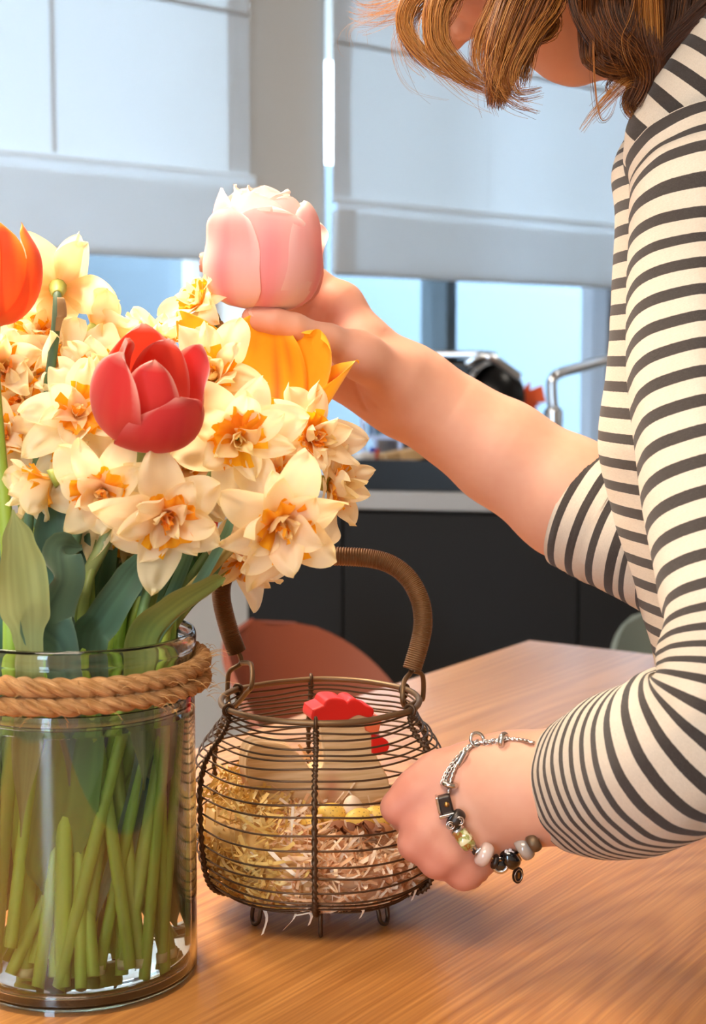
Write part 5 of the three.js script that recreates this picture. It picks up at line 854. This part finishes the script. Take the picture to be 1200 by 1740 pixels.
{
  const o = thing('wire_basket', 'round rusty wire egg basket with a coiled carrying handle', 'basket', BK.clone()), R = rng(12);
  const NW = 24;
  for (let k = 0; k < NW; k++) {
    const t = (k + 0.9 + 0.25 * (R() - 0.5)) / NW, p = basketCurve.getPoint(min(t, 0.985)), w = R() * 10, amp = 0.0016, pts = [];
    for (let i = 0; i < 48; i++) { const a = i / 48 * 2 * PI, sag = 0.0007 * cos(a * 6) ; pts.push(bAt(a, p.x - 0.0007 - abs(sag) * 0.6, p.y + amp * noise(cos(a) * 1.2 + w, sin(a) * 1.2, w) + sag)); }
    const c = new THREE.CatmullRomCurve3(pts, true, 'catmullrom', 0.5);
    part(o, 'wire', tube([], 0.00066, { curve: c, seg: 110, radial: 6, capped: false }), rustMat);
  }
  const rimY = basketProfile[0].y + 0.001, rimR = basketProfile[0].x;
  part(o, 'rim', tube([], 0.0019, { curve: new THREE.CatmullRomCurve3(Array.from({ length: 40 }, (_, i) => bAt(i / 40 * 2 * PI, rimR, rimY + 0.0006 * noise(i * 0.4, 3))), true), seg: 120, radial: 12, capped: false }), rimMat, 'thick wire rim');
  for (let k = 0; k < 6; k++) {
    const az = k * PI / 3 + [-0.02, 0.05, 0, 0.12, 0, -0.05][k], pts = []; for (let i = 0; i <= 30; i++) { const p = basketCurve.getPoint(i / 30); pts.push(bAt(az, p.x + 0.0006, p.y)); }
    const rib = part(o, 'rib', tube(pts, (t, a) => 0.00155 * (1 + 0.34 * cos(2 * a + t * 250)), { seg: 300, radial: 12 }), rustMat, 'twisted wire rib');
    const ring = new THREE.TorusGeometry(0.0032, 0.0011, 8, 18); ring.rotateY(az + PI / 2); const c = bAt(az, rimR, rimY); ring.translate(c.x, c.y, c.z); part(rib, 'rim_loop', ring, rustMat);
  }
  part(o, 'base_ring', tube([], 0.0014, { curve: new THREE.CatmullRomCurve3(Array.from({ length: 30 }, (_, i) => bAt(i / 30 * 2 * PI, basketProfile[14].x, basketProfile[14].y - 0.001)), true), seg: 80, radial: 10, capped: false }), rustMat);
  for (let k = 0; k < 6; k++) { const a = k * PI / 3; part(o, 'base_wire', tube([bAt(a, basketProfile[14].x, basketProfile[14].y - 0.0006), bAt(a, 0.002, basketProfile[14].y + 0.002 + 0.0008 * k)], 0.001, { seg: 3, radial: 8 }), rustMat); }
  for (const az of [0.02, 0.98, 2.1, 3.14, 4.2, 5.3]) { const y = basketProfile[14].y, r = basketProfile[14].x; part(o, 'foot', tube([[-0.0035, y, r - 0.002], [-0.0045, 0.762, r + 0.004], [-0.0042, 0.754, r + 0.006], [0, 0.7513, r + 0.007], [0.0042, 0.754, r + 0.006], [0.0045, 0.762, r + 0.004], [0.0035, y, r - 0.002]].map(([x, yy, rr]) => abs(az) < 0.1 ? bAt(az, r + 0.004 + x, yy) : bAt(az, rr, yy).add(new V3(cos(az) * x, 0, -sin(az) * x))), 0.0014, { seg: 40, radial: 8 }), rustMat, 'bent wire foot'); }
  // handle: a wire core wound closely with thin wire
  const hp2 = (px, py, k = 0) => at(px, py, dB + k);
  const arc = [[403, 1108], [394, 1085], [382, 1045], [376, 1010], [381, 980], [402, 957], [440, 946], [500, 943], [570, 945], [630, 949], [668, 961], [696, 985], [714, 1020], [719, 1055], [714, 1090], [700, 1138]].map(([x, y], i) => hp2(x, y, 0.012 - i * 0.0016));
  part(o, 'handle', tube(arc, (t) => 0.0060 + 0.00030 * sin(t * 1300), { seg: 1300, radial: 14 }), handleMat, 'brown handle wound with wire');
  part(o, 'handle_link', tube([[404, 1104, 0.012], [410, 1126, 0.012], [391, 1140, 0.014], [387, 1160, 0.016], [388, 1192, 0.014], [398, 1200, 0.006], [420, 1176, -0.01], [428, 1164, -0.016], [427, 1130, -0.004], [411, 1126, 0.008]].map((q) => hp2(...q)), 0.0016, { seg: 90, radial: 8 }), rimMat);
  part(o, 'handle_link', tube([[700, 1134, -0.012], [697, 1144, -0.014], [687, 1158, -0.03], [684, 1186, -0.036], [690, 1200, -0.026], [712, 1190, -0.004], [719, 1184, 0.0], [718, 1148, -0.006], [702, 1139, -0.012]].map((q) => hp2(...q)), 0.0016, { seg: 90, radial: 8 }), rimMat);
}
// --- straw nest
{
  const R = rng(55), top = (x, z) => heightAt(BK, 1392) + 0.006 + clamp(-x * 0.30, -0.008, 0.014) - z * 0.10 + 0.004 * noise(x * 40, z * 40);
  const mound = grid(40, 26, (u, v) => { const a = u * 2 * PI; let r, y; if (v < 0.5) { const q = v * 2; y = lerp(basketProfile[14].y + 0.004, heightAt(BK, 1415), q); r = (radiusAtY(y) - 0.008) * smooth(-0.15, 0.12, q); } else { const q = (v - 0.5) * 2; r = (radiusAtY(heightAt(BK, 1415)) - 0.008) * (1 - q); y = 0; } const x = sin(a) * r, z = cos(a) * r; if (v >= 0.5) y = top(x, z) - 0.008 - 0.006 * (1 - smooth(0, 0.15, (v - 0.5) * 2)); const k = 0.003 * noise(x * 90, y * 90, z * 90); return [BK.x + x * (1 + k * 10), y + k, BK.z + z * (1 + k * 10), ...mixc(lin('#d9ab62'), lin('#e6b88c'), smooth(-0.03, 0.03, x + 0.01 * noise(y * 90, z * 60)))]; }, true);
  const strips = [mound];
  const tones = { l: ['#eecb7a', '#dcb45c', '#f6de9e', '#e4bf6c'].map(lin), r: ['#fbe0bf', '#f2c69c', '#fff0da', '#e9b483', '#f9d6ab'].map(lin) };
  for (let i = 0; i < 1900; i++) {
    const a = R() * 2 * PI, shell = R() < 0.62, yy = lerp(basketProfile[14].y + 0.002, heightAt(BK, 1395), R()), rr = shell ? radiusAtY(yy) - 0.004 - 0.006 * R() : sqrt(R()) * 0.07;
    let p = bAt(a, rr, yy); if (!shell) p.y = top(p.x - BK.x, p.z - BK.z) + (R() - 0.6) * 0.008;
    else p.y = min(p.y, top(p.x - BK.x, p.z - BK.z));
    const L = 0.014 + 0.035 * R() * R(), w = 0.0005 + 0.0008 * R(), dir = new V3(R() - 0.5, (R() - 0.5) * 0.7, R() - 0.5).normalize(), cv = new V3(R() - 0.5, R() - 0.3, R() - 0.5).multiplyScalar(1.6 * (0.4 + R())), n = 7, base = [];
    for (let j = 0; j <= n; j++) { const t = j / n - 0.5, q = p.clone().addScaledVector(dir, t * L).addScaledVector(cv, (t * t - 0.08) * L); const dx = q.x - BK.x, dz = q.z - BK.z, l = Math.hypot(dx, dz), m = radiusAtY(clamp(q.y, basketProfile[14].y, 0.9)) - 0.0025; if (l > m) { q.x = BK.x + dx / l * m; q.z = BK.z + dz / l * m; } q.y = max(q.y, basketProfile[14].y + 0.002); base.push(q); }
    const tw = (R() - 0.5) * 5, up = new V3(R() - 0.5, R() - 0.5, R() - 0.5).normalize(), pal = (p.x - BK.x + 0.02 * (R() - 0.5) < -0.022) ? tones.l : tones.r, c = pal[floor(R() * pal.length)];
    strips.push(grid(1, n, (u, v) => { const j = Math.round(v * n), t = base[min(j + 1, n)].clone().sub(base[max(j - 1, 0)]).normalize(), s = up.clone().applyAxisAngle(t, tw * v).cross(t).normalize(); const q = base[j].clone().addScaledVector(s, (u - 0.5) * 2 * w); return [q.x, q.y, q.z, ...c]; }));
  }
  for (const [x0, y0, x1, y1, k] of [[500, 1535, 482, 1580, 0.06], [512, 1540, 525, 1572, 0.06], [535, 1548, 500, 1556, 0.065], [600, 1536, 612, 1560, 0.058], [560, 1545, 610, 1538, 0.064], [440, 1530, 446, 1588, 0.045], [690, 1490, 700, 1530, 0.04], [330, 1400, 345, 1460, 0.02]]) { const A = at(x0, y0, dB - k), Z = at(x1, y1, dB - k - 0.003), mid = A.clone().lerp(Z, 0.5).add(new V3(0.004, 0.002, 0.004)), c = new THREE.CatmullRomCurve3([A, mid, Z]); strips.push(grid(1, 8, (u, v) => { const q = c.getPoint(v); return [q.x + (u - 0.5) * 0.0016, q.y + (u - 0.5) * 0.0012, q.z, ...tones.r[2]]; })); }
  const g = mergeIndexed(strips.map((s) => { s.deleteAttribute('uv'); return s; }));
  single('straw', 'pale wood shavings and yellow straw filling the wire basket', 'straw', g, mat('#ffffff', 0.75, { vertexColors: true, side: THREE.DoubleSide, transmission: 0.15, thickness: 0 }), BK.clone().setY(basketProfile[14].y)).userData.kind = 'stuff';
}
// --- wooden hen
{
  const dH = dB + 0.012, o3 = at(540, 1330, dH), k = dH / FOCAL, o = thing('wooden_hen', 'flat wooden hen with a red comb sitting in the straw', 'figurine', at(540, 1440, dH));
  const shapeOf = (pts, smoothIt = true) => { const c = pts.map(([x, y]) => new THREE.Vector2((x - 540) * k, (1330 - y) * k)); const s = new THREE.Shape(); if (smoothIt) { s.moveTo(c[0].x, c[0].y); s.splineThru(c.slice(1)); } else s.setFromPoints(c); s.closePath(); return s; };
  const ex = (s, depth, bev, z) => { const g = new THREE.ExtrudeGeometry(s, { depth, bevelEnabled: true, bevelSize: bev, bevelThickness: bev, bevelSegments: 3, curveSegments: 40 }); g.translate(0, 0, z - depth); g.rotateY(0.30); g.translate(o3.x, o3.y, o3.z); return g; };
  const map = texture(512, 512, (u, v) => { const x = u * 8 + 0.3 * noise(v * 3, u * 2), g = fbm(v * 60 + 1.5 * noise(u * 3, v * 2), u * 4, 2), kx = (u - 0.56) / 0.05, ky = (v - 0.47) / 0.10, kn = exp(-(kx * kx + ky * ky)); const c = mixc([236, 205, 160], [206, 165, 113], clamp(0.45 + g * 1.1)); const e = mixc(c, [196, 132, 98], clamp(kn * 0.8)); return e; }, true, [9, 9]);
  map.offset.set(0.5, 0.5);
  const woodM = mat('#ffffff', 0.6, { map });
  const body = shapeOf([[428, 1440], [420, 1340], [413, 1300], [415, 1266], [426, 1251], [450, 1252], [478, 1259], [503, 1278], [519, 1301], [533, 1306], [546, 1292], [545, 1260], [541, 1228], [556, 1222], [573, 1221], [598, 1211], [616, 1215], [627, 1235], [631, 1262], [634, 1284], [648, 1312], [658, 1340], [664, 1440], [540, 1446]]);
  part(o, 'body', ex(body, 0.018, 0.0012, 0.008), woodM);
  part(o, 'comb', ex(shapeOf([[527, 1199], [526, 1212], [545, 1217], [562, 1224], [572, 1223], [588, 1213], [604, 1208], [624, 1213], [627, 1204], [615, 1199], [607, 1193], [598, 1187], [589, 1187], [583, 1192], [576, 1186], [564, 1183], [550, 1184], [545, 1193]]), 0.020, 0.0014, 0.010), mat('#e2231a', 0.38));
  part(o, 'beak', ex(shapeOf([[616, 1226], [620, 1220], [640, 1219], [639, 1232], [634, 1243], [619, 1237]]), 0.020, 0.001, 0.011), mat('#f0744a', 0.42));
  part(o, 'wattle', ex(shapeOf([[630, 1249], [642, 1254], [654, 1262], [657, 1270], [652, 1278], [642, 1281], [631, 1277]]), 0.016, 0.0012, 0.009), mat('#e2231a', 0.4));
  const e = new THREE.SphereGeometry(0.0011, 12, 8); e.scale(1, 1, 0.4); e.translate((607 - 540) * k, (1330 - 1224) * k, 0.0095); e.rotateY(0.30); e.translate(o3.x, o3.y, o3.z); part(o, 'eye', e, M.black);
}
// --- eggs
{
  const speck = texture(256, 256, (u, v) => { const n = noise(u * 40, v * 40, 5), d = smooth(0.62, 0.7, n), c = mixc([240, 198, 92], [150, 105, 50], d * 0.7), s = 10 * noise(u * 8, v * 8); return [c[0] + s, c[1] + s, c[2] + s]; });
  const yel = mat('#ffffff', 0.45, { map: speck }), whi = mat('#f3dcc0', 0.45);
  const prof = Array.from({ length: 25 }, (_, i) => { const a = i / 24 * PI, y = -cos(a), r = sin(a) * (1 - 0.13 * y); return new THREE.Vector2(max(r, 0), y * 1.3); });
  const list = [[563, 1384, -0.026, 20, 1.3, 0.2, 'yellow speckled egg against the breast of the wooden hen', yel], [528, 1401, -0.034, 16, 1.1, -0.3, 'small yellow egg half sunk in straw at the left of the eggs', yel], [610, 1394, -0.036, 21, 1.45, 0.5, 'yellow egg in front of the cream white egg', yel], [642, 1388, -0.03, 19, 1.2, 0.1, 'yellow egg furthest right, beside the fist', yel], [600, 1374, -0.022, 18, 0.2, 0.4, 'cream white egg behind the yellow eggs', whi]];
  for (const [px, py, k, r, rz, ry, label, m] of list) { const d = dB + k, p = at(px, py, d), g = new THREE.LatheGeometry(prof, 32); g.scale(r * d / FOCAL, r * d / FOCAL, r * d / FOCAL).rotateZ(rz).rotateY(ry).translate(p.x, p.y, p.z); single('egg', label, 'egg', g, m, p, 'eggs in the basket'); }
  const R = rng(8), brown = ['#8a4f28', '#6e3d20', '#a2673a'], w = ['leftmost', 'second from left', 'third from left', 'fourth from left', 'fifth from left', 'rightmost'];
  for (let i = 0; i < 6; i++) { const px = 575 + i * 15, py = 1414 + 6 * (R() - 0.5), d = dB - 0.046, p = at(px, py, d), g = grid(8, 8, (u, v) => { const a = (u - 0.5) * 2.2, t = (v - 0.5), ww = 0.0055 * sqrt(max(0, 1 - 3.8 * t * t)); return [t * 0.018, 0.004 * cos(a) + 0.002 * sin(t * 9), ww * sin(a) * 1.2]; }); g.rotateY(R() * 2).rotateZ((R() - 0.5) * 0.9).translate(p.x, p.y, p.z); single('bark_chip', w[i] + ' of the curled brown bark chips below the eggs', 'bark', g, mat(brown[i % 3], 0.7, { side: THREE.DoubleSide }), p, 'bark chips in the straw'); }
}
// ---------- charm bracelet on the lower wrist ----------
{
  const sil = mat('#c9c6c4', 0.22, { metalness: 1 }), oxid = mat('#4b4644', 0.4, { metalness: 0.9 }), gold = mat('#b98f52', 0.3, { metalness: 1 });
  const glassBead = (c, r = 0.12) => mat(c, r, { clearcoat: 0.8, clearcoatRoughness: 0.05 });
  const lie = (px, py, r, lift = 0.4) => { const d = onSkin(px, py, leftHand) ?? 0.885; return at(px, py, d - r * lift); };
  const o = thing('charm_bracelet', 'silver charm bracelet with glass beads round the lower wrist', 'bracelet', lie(823, 1440, 0.003));
  const along = (g, p, t) => { const q = new THREE.Quaternion().setFromUnitVectors(new V3(0, 1, 0), t.clone().normalize()); g.applyQuaternion(q); g.translate(p.x, p.y, p.z); return g; };
  const barrel = (r, w, hole = 0.42, n = 28) => { const pts = []; for (let i = 0; i <= 14; i++) { const a = i / 14 * PI; pts.push(new THREE.Vector2(r * (hole + (1 - hole) * pow(sin(a), 0.6)), -cos(a) * w / 2)); } pts.push(new THREE.Vector2(r * hole * 0.8, w / 2 * 0.9), new THREE.Vector2(r * hole * 0.8, -w / 2 * 0.9), new THREE.Vector2(r * hole, -w / 2)); return new THREE.LatheGeometry(pts, n); };
  // front run: [px, py]; pixels per bead are real beads lying on the skin
  const run = [[905, 1262], [884, 1257], [858, 1256], [832, 1260], [808, 1264], [790, 1280], [774, 1304], [765, 1330], [762, 1348], [758, 1368], [764, 1388], [774, 1402], [786, 1414], [798, 1430], [812, 1444], [830, 1454], [850, 1460], [868, 1454], [886, 1442], [902, 1432], [912, 1426]];
  const pos = run.map(([x, y]) => lie(x, y, 0.0026, 0.9));
  for (let i = 13; i < 19; i++) pos[i].z += 0.001;
  const back = [[930, 1400, 0.925], [940, 1350, 0.935], [930, 1290, 0.925]].map((q) => at(...q));
  const c = new THREE.CatmullRomCurve3([...pos, ...back], true, 'centripetal');
  part(o, 'chain', tube([], (t, a) => 0.0010 + 0.00035 * sin(t * 900) * cos(a * 2 + t * 450), { curve: c, seg: 700, radial: 8, capped: false }), sil, 'silver snake chain');
  // second strand of small links near the clasp
  const links = [[814, 1262], [800, 1272], [786, 1286], [774, 1300], [764, 1316], [758, 1330]];
  const lc = new THREE.CatmullRomCurve3(links.map(([x, y]) => lie(x - 5, y - 1, 0.0022, 0.9)));
  for (let i = 0; i < 22; i++) { const t = i / 21, g = new THREE.TorusGeometry(0.0013, 0.00042, 6, 12); g.scale(1, 1.35, 1); if (i % 2) g.rotateY(PI / 2); part(o, 'link', along(g, lc.getPoint(t), lc.getTangent(t)), sil); }
  for (let i = 0; i < 6; i++) { const t = i / 5, p = lie(lerp(826, 858, t), lerp(1262, 1257, t), 0.0024, 0.9), g = new THREE.TorusGeometry(0.0016, 0.0005, 6, 12); if (i % 2) g.rotateX(PI / 2); g.translate(p.x, p.y, p.z); part(o, 'link', g, sil); }
  { const p = lie(811, 1260, 0.004, 0.9), g = new THREE.TorusGeometry(0.0041, 0.0010, 10, 28); g.rotateY(0.35).rotateX(-0.5).translate(p.x, p.y + 0.001, p.z); part(o, 'clasp_ring', g, sil); }
  { const p = lie(856, 1259, 0.004, 0.6), g = new THREE.TorusGeometry(0.0036, 0.0018, 10, 24); g.rotateY(1.0).translate(p.x, p.y, p.z); part(o, 'silver_bead', g, sil); }
  { const p = lie(784, 1290, 0.003, 1), t = at(776, 1304, 0.86).sub(at(791, 1276, 0.86)); part(o, 'clasp', along(new THREE.CapsuleGeometry(0.0022, 0.0075, 6, 14).scale(1, 1, 0.75), p, t), sil); }
  const bead = (name, px, py, r, w, material, tx, ty, extra) => { const p = lie(px, py, r, 0.75), t = at(px + tx, py + ty, 0.87).sub(at(px, py, 0.87)); const b = part(o, name, along(barrel(r * 1.1, w * 1.15), p, t), material); if (extra) extra(p, t, b); return p; };
  bead('silver_bead', 764, 1333, 0.0046, 0.0030, sil, -4, 20);
  { // small open silver charm with a dark inside
    const p = lie(757, 1366, 0.0045, 0.8), f = part(o, 'house_charm', box(0.0075, 0.0105, 0.006, 0, 0, 0, 0.0012).rotateZ(0.25).translate(p.x, p.y, p.z), oxid);
    part(f, 'edge', new RoundedBoxGeometry(0.0095, 0.0022, 0.0075, 2, 0.0006).rotateZ(0.25).translate(p.x + 0.001, p.y - 0.0058, p.z + 0.0004), sil);
    part(f, 'edge', new RoundedBoxGeometry(0.0016, 0.0095, 0.007, 2, 0.0005).rotateZ(0.2).translate(p.x - 0.0042, p.y, p.z + 0.0005), sil);
    part(f, 'stone', new THREE.SphereGeometry(0.0016, 12, 10).translate(p.x + 0.0005, p.y + 0.0006, p.z + 0.0032), gold);
  }
  bead('swirl_bead', 775, 1392, 0.0056, 0.0062, oxid, 12, 10, (p, t, b) => { for (const [dx, dy] of [[0.0018, 0.0006], [-0.0034, -0.002]]) for (const r of [0.0022, 0.0011]) part(b, 'swirl', new THREE.TorusGeometry(r, 0.00045, 6, 18).translate(p.x + dx, p.y + dy, p.z + 0.0053), sil); });
  bead('silver_bead', 778, 1411, 0.0040, 0.0042, sil, 10, 12);
  bead('green_glass_bead', 790, 1426, 0.0062, 0.0074, (() => { const m = glassBead('#ffffff'); m.map = texture(128, 64, (u, v) => { const n = fbm(u * 7, v * 5, 3), c = n > 0.12 ? [150, 96, 40] : n > -0.12 ? [158, 160, 92] : [222, 220, 178]; return c; }); return m; })(), -14, 10);
  { const p0 = lie(806, 1440, 0.003, 0.9); for (let k = 0; k < 3; k++) { const g = new THREE.SphereGeometry(0.0026, 10, 8); g.scale(0.55, 1.3, 0.4).rotateZ(0.9 - k * 0.9).translate(p0.x + (k - 1) * 0.0026, p0.y - 0.001 * k, p0.z); part(o, 'leaf_charm', g, k === 1 ? oxid : sil); } }
  bead('white_glass_bead', 823, 1452, 0.0066, 0.0068, glassBead('#cdb9b0', 0.1), 14, 8);
  bead('silver_bead', 841, 1464, 0.0040, 0.0030, oxid, 14, 4);
  { const p = lie(850, 1468, 0.0048, 0.7), r = new THREE.TorusGeometry(0.0040, 0.0013, 10, 24); r.translate(p.x, p.y, p.z + 0.002); const b = part(o, 'flower_charm', r, sil); part(b, 'stone', new THREE.SphereGeometry(0.0034, 14, 10).scale(1, 1, 0.6).translate(p.x, p.y, p.z + 0.002), glassBead('#16181d', 0.08)); }
  bead('black_glass_bead', 866, 1456, 0.0069, 0.0076, glassBead('#0c0c10', 0.06), 14, -10, (p, t, b) => { for (let k = 0; k < 5; k++) { const a = k * 1.257, g = new THREE.SphereGeometry(0.0013, 8, 6); g.scale(1, 1, 0.5).translate(p.x - 0.0008 + 0.0018 * cos(a), p.y + 0.004 + 0.0014 * sin(a), p.z + 0.0052); part(b, 'petal_inlay', g, glassBead('#d9d5d6', 0.2)); } });
  bead('silver_bead', 877, 1452, 0.0044, 0.0024, gold, 14, -10);
  bead('grey_glass_bead', 891, 1441, 0.0066, 0.0070, glassBead('#a39a92', 0.12), 12, -8);
  bead('bronze_bead', 907, 1432, 0.0050, 0.0056, mat('#6e5a44', 0.45, { metalness: 0.6 }), 12, -8);
  { const q = lie(874, 1468, 0.003, 0.5), p = at(880, 1487, -(q.z * CP + (q.y - EYE) * SP) + 0.001), g = new THREE.CylinderGeometry(0.0042, 0.0042, 0.0014, 28); g.rotateX(PI / 2).rotateY(0.5).scale(0.85, 1.15, 1).translate(p.x, p.y, p.z); const b = part(o, 'disc_charm', g, oxid, 'dark engraved disc hanging from the chain'); const r = new THREE.TorusGeometry(0.0031, 0.0004, 6, 28); r.rotateY(0.5).scale(0.85, 1.15, 1).translate(p.x + 0.0004, p.y, p.z + 0.0007); part(b, 'engraved_rim', r, sil); part(b, 'engraving', box(0.0012, 0.0034, 0.0006, 0, 0, 0).rotateY(0.5).translate(p.x + 0.0004, p.y, p.z + 0.0008), gold); part(b, 'jump_ring', new THREE.TorusGeometry(0.0013, 0.0004, 6, 14).translate(p.x - 0.0006, p.y + 0.0058, p.z), sil); }
}
scene.traverse((o) => { if (o.isLight) o.castShadow = true; });
const renderer = new THREE.WebGLRenderer({ antialias: true });
renderer.shadowMap.enabled = true;
renderer.toneMapping = THREE.LinearToneMapping;
renderer.toneMappingExposure = EXPOSURE;
renderer.render(scene, camera);
